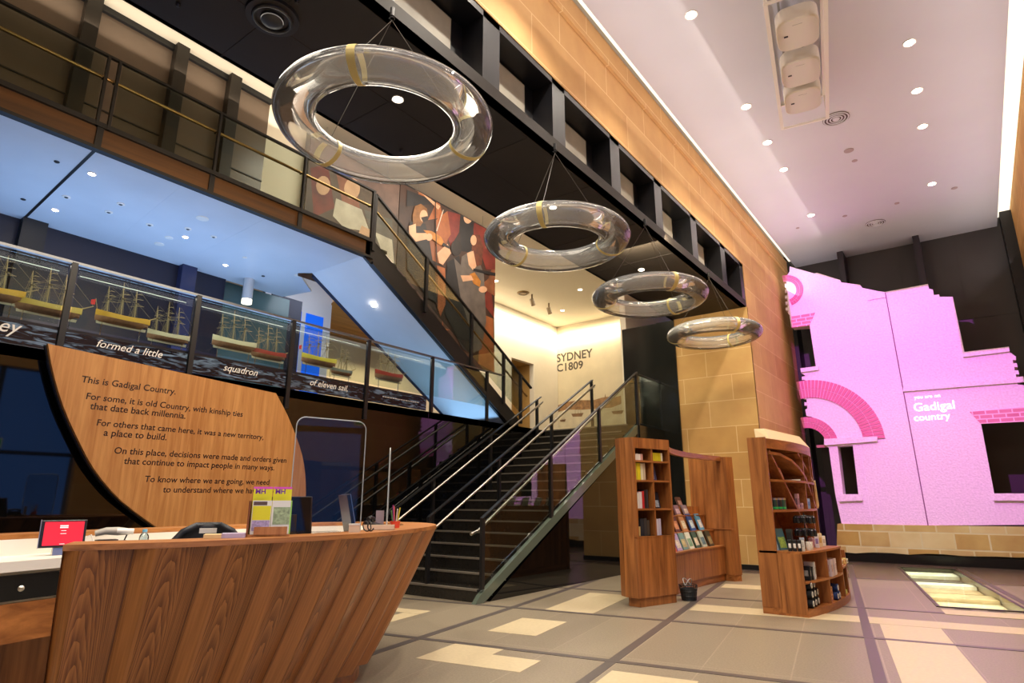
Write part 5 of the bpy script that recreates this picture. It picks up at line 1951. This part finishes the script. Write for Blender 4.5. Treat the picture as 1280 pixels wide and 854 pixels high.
stack(.05, 1.21, [(.07, .20, (226, 224, 216), 'thick white book, left of the third cubby row'), (.06, .215, (216, 208, 208), 'pale grey book beside the thick white one'), (.045, .225, (190, 40, 44), 'red-spined book of the third cubby row'), (.04, .24, (44, 32, 36), 'dark book right of the red spine'), (.035, .245, (60, 56, 60), 'charcoal book at the end of the third row')], G)
book(lp_(.50, .08, 1.21), trz, .16, .02, .22, (26, 30, 48), 'dark book with a pale wave picture, third right cubby', G, -.2, ((150, 160, 170), (.3, .85, .08, .5)))
stack(.07, .86, [(.05, .12, (200, 170, 110), 'small tan book at the bottom left of the tower'), (.07, .22, (40, 44, 52), 'black book in the bottom left cubby'), (.06, .225, (58, 56, 56), 'dark grey book in the bottom left cubby'), (.05, .20, (70, 62, 52), 'brown book in the bottom left cubby')], G)
stack(.42, .86, [(.06, .21, (212, 206, 224), 'lilac-white book in the bottom right cubby'), (.05, .215, (196, 190, 214), 'pale lilac book right of it, bottom right cubby')], G)

# bench
bn = empty('book_bench', (-3.9, 9.9, 0), 'stepped walnut book bench with end board and curved header, joined to the tower', 'bench')
BF = [(-3.62, 8.4), (-3.70, 8.9), (-3.74, 9.6), (-3.73, 10.3), (-3.66, 11.02)]
cv = [(q.x, q.y) for q in catmull([(a, b, 0) for a, b in BF], 16)]


def strip(x_back, z0, z1, dx=0.0):
    return MB().pz([(x + dx, y) for x, y in cv] + [(x_back, 11.02), (x_back, 8.6)], z0, z1)


strip(-4.2, .001, .12, -.03).build('plinth', walnut_y, bn)
strip(-4.2, .12, .55).build('front', walnut, bn)
strip(-4.2, .55, .575, .015).build('seat', walnut_y, bn)
strip(-4.2, .575, .81, -.17).build('riser', walnut, bn)
strip(-4.2, .81, .83, -.155).build('book_ledge', walnut_y, bn)
strip(-4.2, .83, 1.06, -.30).build('riser', walnut, bn)
strip(-4.2, 1.06, 1.08, -.29).build('book_ledge', walnut_y, bn)
strip(-4.2, 1.08, 1.22, -.40).build('riser', walnut, bn)
eb = MB().pz([(-4.2, 11.05), (-3.52, 11.03), (-3.44, 11.16), (-3.5, 11.2), (-4.2, 11.12)], .1, 2.06)
eb.build('end_board', walnut, bn)
MB().pz([(-4.2, 11.06), (-3.54, 11.04), (-3.45, 11.15), (-3.52, 11.2), (-4.2, 11.12)], .001, .1).build('end_plinth', walnut_y, bn)
MB().box(-4.1, -3.45, 11.02, 11.035, .835, .85).build('seam_strip', walnut_x, bn)
hd = [(-3.46, 8.36), (-3.62, 8.9), (-3.71, 9.6), (-3.70, 10.3), (-3.60, 11.05)]
hq = catmull([(a, b, 0) for a, b in hd], 16)
MB().pz([(q.x, q.y) for q in hq] + [(q.x - .07, q.y) for q in hq[::-1]], 1.99, 2.07).build('header', walnut_y, bn)


def bench_x(y, dx):
    for (a, b), (c, d) in zip(cv, cv[1:]):
        if b <= y <= d:
            return a + (c - a) * (y - b) / (d - b) + dx
    return cv[-1][0] + dx


BR = [(.577, -.06, .26, 'front row of the book bench', [((200, 90, 60), (230, 190, 150)), ((170, 150, 190), (210, 200, 180)), ((110, 150, 140), (190, 180, 120)), ((214, 218, 196), (120, 160, 120)), ((60, 90, 70), (210, 200, 170)), ((190, 200, 180), (90, 120, 130)), ((70, 66, 50), (150, 130, 90))]),
      (.832, -.21, .28, 'second row of the book bench', [((226, 190, 60), (90, 140, 190)), ((230, 170, 70), (70, 130, 180)), ((90, 50, 40), (200, 140, 90)), ((196, 140, 90), (230, 210, 180)), ((50, 90, 160), (200, 220, 240)), ((90, 160, 200), (230, 236, 240))]),
      (1.082, -.33, .17, 'third row of the book bench', [((150, 120, 110), (200, 180, 170)), ((140, 110, 100), (190, 160, 150)), ((150, 130, 110), (190, 170, 150)), ((120, 90, 100), (180, 150, 160)), ((130, 110, 120), (190, 170, 160))]),
      (1.222, -.43, .16, 'top row of the book bench', [((90, 50, 60), (160, 120, 120)), ((80, 50, 60), (150, 110, 120)), ((100, 60, 60), (170, 130, 120)), ((90, 60, 50), (160, 120, 110))])]
wd = ['red and cream', 'lilac', 'sea green', 'cream and green', 'dark green', 'pale sage', 'olive brown', 'yellow and blue', 'amber and blue', 'dark russet', 'tan and cream', 'royal blue', 'sky blue', 'mushroom', 'fawn', 'sandy', 'mauve', 'grey-brown', 'maroon', 'plum', 'rust', 'umber']
wi = 0
for z, dx, h, lb, cols_ in BR:
    n = len(cols_)
    y0, y1 = (9.15, 10.72) if n > 5 else (9.2, 10.45)
    for i, (c1, c2) in enumerate(cols_):
        y = y0 + (y1 - y0) * i / (n - 1)
        w = .20 if n > 5 else .2
        book((bench_x(y, dx), y, z), PI / 2, w, .022, h, c1, '%s cover facing out, %s in the %s' % (wd[wi % len(wd)], ordinal(i), lb), 'books on the bench', -.35, (c2, (.12, .88, .15, .62)))
        wi += 1

# shopping basket
bk = empty('wire_basket', (-3.40, 8.62, 0), 'stack of small black wire baskets on the floor between tower and bench', 'basket')
rows = MB()
for z, r in ((.006, .095), (.06, .103), (.12, .111), (.18, .118), (.20, .121)):
    rows.torus((-3.40, 8.62, z), r, .005, 28, 6)
for k in range(20):
    a = 2 * PI * k / 20
    rows.tube([(-3.40 + .095 * math.cos(a), 8.62 + .095 * math.sin(a), .005), (-3.40 + .121 * math.cos(a), 8.62 + .121 * math.sin(a), .20)], .003, 4)
rows.lathe([(.09, .004), (.09, .008)], (-3.40, 8.62, 0), 20)
rows.build('cage', black, bk)
MB().lathe([(.088, .01), (.108, .15), (.1, .15), (.08, .02)], (-3.40, 8.62, 0), 24).build('liner', mat('basket_liner', (40, 46, 50), .6), bk)
for k, (rx, lean) in enumerate(((.1, .03), (.09, -.05))):
    MB().tube([(-3.40 + lean * math.sin(PI * j / 12) * 1.2, 8.62 + rx * math.cos(PI * j / 12), .19 + .09 * math.sin(PI * j / 12)) for j in range(13)], .005, 6).build('handle', mat('handle_grey', (170, 170, 168), .4), bk, smooth=True)

# ================================================================== CURVED GIFT SHELF
gs = empty('gift_shelf', (-2.0, 9.2, 0), 'freestanding curved walnut gift shelf with crossing sail-like struts, near the pink wall', 'shelf')
YA, YZ = 8.17, 10.45


def xf(y, a, b, bulge):
    t = (y - YA) / (YZ - YA)
    return a + (b - a) * t + bulge * 4 * t * (1 - t)


def upx(y):
    return xf(y, -2.09, -2.02, .13)


def lox(y):
    return xf(y, -1.81, -1.72, .13)


def curved(fx, ya, yb, x_back, z0, z1, n=18, d=0.0):
    ys = [ya + (yb - ya) * i / n for i in range(n + 1)]
    return MB().pz([(fx(y) + d, y) for y in ys] + [(x_back, yb), (x_back, ya)], z0, z1)


MB().box(-2.31, -2.085, YA, YA + .035, .08, 2.09).build('end_panel', walnut, gs)
MB().box(-2.31, -2.085, YA + .005, YA + .035, .001, .08).build('end_plinth', walnut_x, gs)
MB().box(-2.31, -2.02, YZ - .035, YZ, .001, 2.06).build('end_panel', walnut, gs)
MB().box(-2.31, -2.29, YA + .035, YZ - .035, .05, 2.06).build('back_panel', walnut, gs)
curved(upx, YA + .005, YZ, -2.29, 1.95, 2.075).build('header', walnut_y, gs)
for z in (1.20, 1.57):
    curved(upx, YA + .035, YZ - .035, -2.29, z - .028, z).build('shelf', walnut_y, gs)
# crossing struts in the shelf front
def strut(pts, w=.036, name='strut'):
    q = MB()
    P = [(upx(y) - .008, y, z) for y, z in pts]
    n = len(P)
    front_ = [Vector(p) for p in P]
    rows_ = []
    for i, p in enumerate(front_):
        d = (front_[min(i + 1, n - 1)] - front_[max(i - 1, 0)])
        nn = Vector((0, -d.z, d.y)).normalized() * w / 2
        rows_.append([p + nn, p - nn, Vector((-2.28, p.y, p.z)) - nn, Vector((-2.28, p.y, p.z)) + nn])
    q.grid([r_ + [r_[0]] for r_ in rows_])
    q.add(rows_[0], [(0, 1, 2, 3)]).add(rows_[-1], [(0, 1, 2, 3)])
    q.build(name, wood('strut_veneer', (120, 66, 30), (176, 112, 62), 1, 1.2), gs)


strut([(8.27, 1.93), (9.55, .74)])
strut([(8.25, 1.90), (8.55, 1.89), (8.9, 1.83), (9.2, 1.74), (9.5, 1.62)])
strut([(9.5, 1.62), (10.3, 1.22)])
strut([(9.2, 1.95), (10.4, 1.60)])
strut([(9.42, 1.94), (9.40, 1.2)], .03, 'divider')
strut([(9.95, 1.94), (9.97, 1.2)], .02, 'divider')
strut([(9.75, 1.19), (9.78, .74)], .03, 'divider')
# slanted cream top board
MB().add([(-2.28, YA + .3, 2.09), (-2.28, YZ, 2.09), (-2.0, YZ - .1, 2.09), (-2.08, YA + .2, 2.085),
          (-2.31, YA + .38, 2.24), (-2.31, YZ - .05, 2.26), (-2.10, YZ - .25, 2.26), (-2.16, YA + .32, 2.23)],
         [(0, 1, 2, 3), (4, 5, 6, 7), (0, 1, 5, 4), (1, 2, 6, 5), (2, 3, 7, 6), (3, 0, 4, 7)]).build('top_sign', mat('cream_sign', (228, 206, 160), .6), gs)
# lower counter
YL = 9.62
curved(lox, YA, YL, -2.29, .695, .72, d=.008).build('counter', walnut_y, gs)
MB().box(-2.09, lox(YA), YA, YA + .03, .03, .695).build('end_panel', walnut, gs)
curved(lox, YA + .004, YZ, -2.2, .001, .085, d=.004).build('plinth', walnut_y, gs)
curved(lox, YA + .03, YL, -2.05, .36, .385, d=-.004).build('shelf', walnut_y, gs)
MB().box(-2.07, -2.05, YA + .03, YZ - .035, .085, .69).build('back_panel', walnut, gs)
for y, z1, w in ((8.88, .695, .028), (YL, .695, .03), (10.05, .44, .025), (YZ - .035, .62, .035)):
    MB().box(-2.05, lox(y) - .003, y - w / 2, y + w / 2, .085, z1).build('divider', walnut, gs)
curved(lox, YL, YZ, -2.05, .43, .452, d=.006).build('tray_shelf', walnut_y, gs)
curved(lox, YL, YZ, -2.29, .60, .62, d=-.1).build('counter', walnut_y, gs)
MB().add([(lox(YL) - .09, YL, .60), (lox(YZ) - .09, YZ, .60), (lox(YZ) - .12, YZ, .47), (lox(YL) - .12, YL, .47)], [(0, 1, 2, 3)]).build('tray_back', walnut_y, gs)

gf = mat('gift_black', (24, 24, 26), .4)
GG = 'gifts on the curved shelf'


def gbox(x, y, z, dx, dy, h, rgb, label, rz=0.0, name='gift_box', pic=None, lid=None):
    e = empty(name, (x, y, z), label, name.replace('_', ' '), GG, rz)
    MB().box(-dx / 2, dx / 2, -dy / 2, dy / 2, 0, h).build('body', mat('gift_%d_%d_%d' % rgb, rgb, .45), e, raw=True, bevel=.003)
    if lid:
        MB().box(-dx / 2 - .002, dx / 2 + .002, -dy / 2 - .002, dy / 2 + .002, h * .86, h + .003).build('lid', mat('lid_%d_%d_%d' % lid, lid, .45), e, raw=True)
    if pic:
        MB().box(dx / 2, dx / 2 + .001, -dy * .3, dy * .3, h * .3, h * .7).box(-dx * .3, dx * .3, -dy / 2 - .001, -dy / 2, h * .3, h * .7).build('label_patch', mat('gpic_%d_%d_%d' % pic, pic, .5, noise=.3, nscale=50), e, raw=True)
    return e


def mug(x, y, z, rgb, label, r=.042, h=.10):
    e = empty('mug', (x, y, z), label, 'mug', GG, -1.0)
    MB().lathe([(r * .9, 0), (r, .01), (r, h), (r * .9, h), (r * .88, .012), (.002, .010)], (0, 0, 0), 20).build('cup', mat('mug_%d_%d_%d' % rgb, rgb, .3, noise=.12, nscale=60), e, raw=True, smooth=True)
    MB().tube([(r * .95, 0, h * .8), (r * 1.5, 0, h * .75), (r * 1.7, 0, h * .5), (r * 1.45, 0, h * .25), (r * .95, 0, h * .2)], .006, 8).build('handle', mat('mug_%d_%d_%d' % rgb, rgb, .3), e, raw=True, smooth=True)
    return e


# counter top
for i in range(3):
    gbox(-1.95 + .05 * i, YA + .10 + .018 * i, .72, .045, .09, .13, (24, 24, 26), 'black gift box with a white dot on the counter, %s from the end panel' % ordinal(i), .2, 'gift_box', (225, 222, 214))
gbox(-1.83, YA + .20, .72, .05, .07, .15, (216, 214, 206), 'white patterned tall box with grey lid beside the black boxes', .2, 'gift_box', (190, 188, 180), (150, 160, 175))
mug(-1.79, YA + .38, .72, (224, 220, 210), 'white patterned mug at the counter edge')
gbox(-2.0, YA + .35, .72, .06, .08, .24, (34, 36, 34), 'dark green-black canister at the back of the counter', 0, 'canister', None, (50, 54, 50))
book((-2.05, YA + .25, .72), 1.2, .16, .02, .26, (70, 110, 120), 'blue and green picture book leaning below the shelf', GG, -.25, ((150, 180, 90), (.1, .9, .1, .6)))
book((-2.12, YA + .14, .72), 1.1, .14, .02, .20, (150, 190, 220), 'pale blue card leaning by the end panel', GG, -.3, ((200, 220, 240), (.1, .9, .1, .9)))
e = empty('keyring_stand', (-1.88, 8.85, .72), 'black wire display stand with hanging dark mugs and keyrings', 'display stand', GG)
MB().lathe([(.07, 0), (.07, .012), (.01, .016), (.008, .44)], (-1.88, 8.85, .72), 16).build('pole', gf, e)
for z in (.24, .40):
    MB().torus((-1.88, 8.85, .72 + z), .11, .006, 24, 6).build('hoop', gf, e)
    for k in range(9):
        a = 2 * PI * k / 9
        MB().lathe([(.02, -.09), (.026, -.08), (.026, -.02), (.012, -.01), (.004, 0)], (-1.88 + .11 * math.cos(a), 8.85 + .11 * math.sin(a), .72 + z), 10).build('pendant', mat('pendant_dark', (34, 34, 38), .25), e, smooth=True)
for i in range(6):
    rgb = ((210, 170, 180), (230, 226, 236), (190, 150, 170), (220, 200, 160), (180, 190, 220), (236, 232, 226))[i]
    gbox(-1.86 + .05 * (i % 2), 9.02 + .09 * i, .72, .05, .06, (.12, .16, .11, .17, .1, .13)[i], rgb, '%s small packet on the counter past the dark display stand' % ('pink', 'white', 'rose', 'straw', 'pale blue', 'cream')[i], .15 * i, 'packet', ((200, 120, 150), (150, 130, 190), (220, 190, 200), (200, 160, 90), (110, 140, 200), (200, 190, 180))[i])
book((-1.98, 9.85, .62), 1.5, .17, .03, .18, (200, 226, 226), 'pale aqua book leaning on the lower counter end', GG, -.5, ((120, 190, 170), (.1, .9, .1, .6)))
book((-2.0, 10.12, .62), 1.6, .15, .02, .12, (170, 190, 230), 'lilac-blue notebook leaning at the far counter end', GG, -.6, ((220, 220, 236), (.1, .9, .1, .6)))
for i in range(5):
    gbox(lox(9.8) - .05, 9.72 + .13 * i, .453, .05, .09, .06 + .015 * (i % 2), ((220, 190, 90), (230, 220, 200), (200, 150, 90), (226, 200, 120), (236, 230, 216))[i], '%s little packet in the sloping tray, %s along' % (('gold', 'cream', 'tan', 'straw', 'ivory')[i], ordinal(i)), 0, 'packet', ((150, 90, 60), (190, 160, 90), (230, 200, 140), (160, 60, 60), (120, 130, 90))[i])
# cubbies of the lower counter
for i, (w, rgb, lb) in enumerate(((.05, (28, 30, 34), 'black boxed set in the upper left cubby of the counter'), (.05, (40, 42, 44), 'charcoal boxed set beside the black one'), (.06, (216, 216, 214), 'white patterned box in the upper left cubby'))):
    gbox(lox(8.45) - .10 + .012 * i, 8.42 + .075 * i, .385, .12, w, (.16, .15, .20)[i], rgb, lb, 0, 'gift_box', (150, 150, 150))
for i in range(5):
    gbox(lox(9.2) - .08, 9.0 + .07 * i, .385, .14, .06, .20, ((196, 180, 190), (206, 190, 196), (180, 160, 176), (214, 200, 206), (226, 220, 220))[i], 'lilac-grey card pack in the upper right cubby, %s along' % ordinal(i), 0, 'card_pack', ((170, 120, 130), (200, 170, 140), (150, 150, 180), (210, 190, 190), (180, 140, 150))[i])


def roll(x, y, z, rgb, label, r=.05, l=.16):
    e = empty('rolled_textile', (x, y, z), label, 'textile', GG, 0)
    c = mat('roll_%d_%d_%d' % rgb, rgb, .8, noise=.5, nscale=35)
    MB().tube([(-l / 2, 0, r), (0, .004, r), (l / 2, 0, r)], [r * .96, r, r * .96], 16).build('roll', c, e, raw=True, smooth=True)
    MB().torus((0, 0, 0), r * .55, .006, 20, 6).build('end_fold', mat('fold_white', (210, 208, 200), .8), e, raw=True).matrix_local = Matrix.Translation((l / 2, 0, r)) @ Matrix.Rotation(PI / 2, 4, 'Y')
    return e


k_ = 0
for j, z in enumerate((.086, .187, .288)):
    for i in range(3):
        if j == 2 and i == 2:
            continue
        roll(lox(8.4) - .10, 8.34 + i * .145, z, (22, 24, 30), 'black and white rolled textile, %s in the %s layer of the lower left cubby' % (ordinal(i), ('bottom', 'middle', 'top')[j]), .05)
for j in range(4):
    gbox(lox(9.05) - .10, 9.0, .086 + j * .045, .13, .12, .042, ((196, 140, 70), (210, 160, 90), (180, 120, 60), (200, 150, 90))[j], 'tan folded cloth, %s up in the lower right cubby' % ordinal(j), 0, 'folded_cloth', (150, 90, 40))
for j in range(3):
    roll(lox(9.3) - .10, 9.2 + .13 * (j % 2) + .06 * (j // 2), .086 + .095 * (j // 2), (38, 60, 120), 'navy blue rolled textile, %s in the lower right cubby' % ordinal(j), .048)
book((lox(9.8) - .06, 9.78, .087), 1.4, .12, .03, .24, (90, 130, 90), 'green picture book standing in the far lower bay', GG, -.08, ((190, 200, 150), (.1, .9, .3, .9)))
gbox(lox(9.85) - .05, 9.88, .087, .06, .08, .05, (190, 200, 90), 'small lime packet beside the green book', 0, 'packet')
gbox(lox(10.2) - .06, 10.22, .087, .05, .13, .17, (206, 50, 80), 'red and white box in the last lower bay', 0, 'gift_box', (236, 220, 220))
# upper shelves
for i, (rgb, lb) in enumerate((((40, 60, 50), 'dark green striped tin on the middle shelf'), ((30, 30, 34), 'black tin on the middle shelf'), ((50, 80, 60), 'green-based tin on the middle shelf'))):
    e = empty('tin', (upx(8.4 + .12 * i) - .07, 8.36 + .11 * i, 1.20), lb, 'tin', GG)
    MB().lathe([(.045, 0), (.045, .13)], (0, 0, 0), 18).build('body', mat('tin_%d_%d_%d' % rgb, rgb, .3), e, raw=True, smooth=True)
    MB().lathe([(.0455, .01), (.0455, .035)], (0, 0, 0), 18).build('band', mat('tin_band', (40, 170, 90), .3), e, raw=True, smooth=True)
    MB().lathe([(.047, .12), (.047, .14), (.03, .145)], (0, 0, 0), 18).build('lid', steel, e, raw=True, smooth=True)
gbox(upx(9.1) - .06, 9.12, 1.2, .04, .09, .2, (190, 150, 160), 'tall rose card left of the divider on the middle shelf', 0, 'card_pack', (120, 90, 110))
gbox(upx(9.22) - .05, 9.24, 1.2, .04, .09, .08, (206, 170, 190), 'small pink card in front of the divider', 0, 'card_pack', (150, 110, 150))
gbox(upx(9.7) - .06, 9.66, 1.2, .05, .16, .14, (120, 170, 216), 'pale blue box right of the divider on the middle shelf', 0, 'gift_box', (60, 110, 190))
book((upx(8.75) - .09, 8.72, 1.57), 1.3, .13, .02, .17, (190, 110, 110), 'red-grey book leaning along the first strut', GG, -.3, ((216, 190, 190), (.1, .9, .2, .8)))
e = empty('magazine', (upx(9.1) - .1, 9.1, 1.57), 'white open magazine lying under the curved strut', 'magazine', GG, .3)
MB().box(-.1, .0, -.14, .14, 0, .012).box(.0, .1, -.14, .14, 0, .016).build('pages', mat('paper', (232, 226, 216), .6), e, raw=True)
book((upx(9.75) - .07, 9.72, 1.57), 1.5, .12, .02, .13, (50, 50, 80), 'navy book leaning on the upper shelf right of the divider', GG, -.35, ((200, 190, 200), (.1, .9, .4, .9)))
e = empty('scarf', (-1.93, 10.49, 1.0), 'cream cloth hanging on the far end of the curved shelf', 'cloth')
MB().prism([(10.448, 1.60), (10.47, 1.61), (10.49, 1.38), (10.52, 1.24), (10.448, 1.2)], lambda a, b, d: (d, a, b), -2.08, -2.0).build('cloth', mat('cloth_cream', (226, 200, 150), .8, noise=.2), e)

# ================================================================== GLASS FLOOR SHOWCASE
fs = empty('floor_showcase', fl(1.5, 12.6), 'long glass-covered floor showcase of old stone footings before the pink wall', 'showcase')
U0, U1, V0, V1 = 1.04, 1.97, 9.95, 15.4
for a, b in (((U0, V0), (U0, V1)), ((U1, V0), (U1, V1)), ((U0, V0), (U1, V0)), ((U0, V1), (U1, V1))):
    MB().bar(fl(*a, .006), fl(*b, .006), .04, .012).build('frame', mat('showcase_frame', (70, 62, 60), .3, .5), fs)
MB().pz([fl(u, v)[:2] for u, v in ((U0, V0), (U1, V0), (U1, V1), (U0, V1))], -.299, -.28).build('bed', mat('bed_stone', (150, 130, 100), .8, noise=.3, nscale=5), fs)
v = V0 + .1
rg = random.Random(11)
cc = [(240, 234, 212), (228, 212, 176), (206, 180, 136), (236, 226, 196), (200, 170, 128)]
k_ = 0
while v < V1 - .2:
    w = rg.uniform(.35, .75)
    if v > 13.2 and k_ % 2:
        m_ = mat('gap_dark', (70, 62, 52), .8)
    else:
        m_ = mat('footing_%d' % (k_ % 5), cc[k_ % 5], .8, noise=.3, nscale=6)
    MB().pz([fl(a, b)[:2] for a, b in ((U0 + .04, v), (U1 - .04, v + rg.uniform(-.06, .06)), (U1 - .04, min(v + w, V1 - .05)), (U0 + .04, min(v + w, V1 - .05)))], -.281, -.16 + .05 * (k_ % 3)).build('stone_footing', m_, fs)
    v += w + .03
    k_ += 1
MB().pz([fl(u, v)[:2] for u, v in ((U0, V0), (U1, V0), (U1, V1), (U0, V1))], .0105, .0115).build('glass', railglass, fs)
MB().pz([fl(u, v)[:2] for u, v in ((U0, 9.35), (2.6, 9.35), (2.6, 9.75), (U0, 9.75))], .0025, .005).build('threshold', pale_stone, fs)
area('showcase_lamp', fl(1.5, 12.6, -.012), (0, 0, A), .8, 5.2, 40, (1.0, .93, .80))
for i in range(3):
    q = MB()
    for j in range(9):
        q.pz([fl(u, v)[:2] for u, v in ((1.2 + i * .34 + j * .02, 9.8), (1.208 + i * .34 + j * .02, 9.8), (1.208 + i * .34 + j * .02, 9.92), (1.2 + i * .34 + j * .02, 9.92))], .005, .006)
    q.build('grille', black, fs)
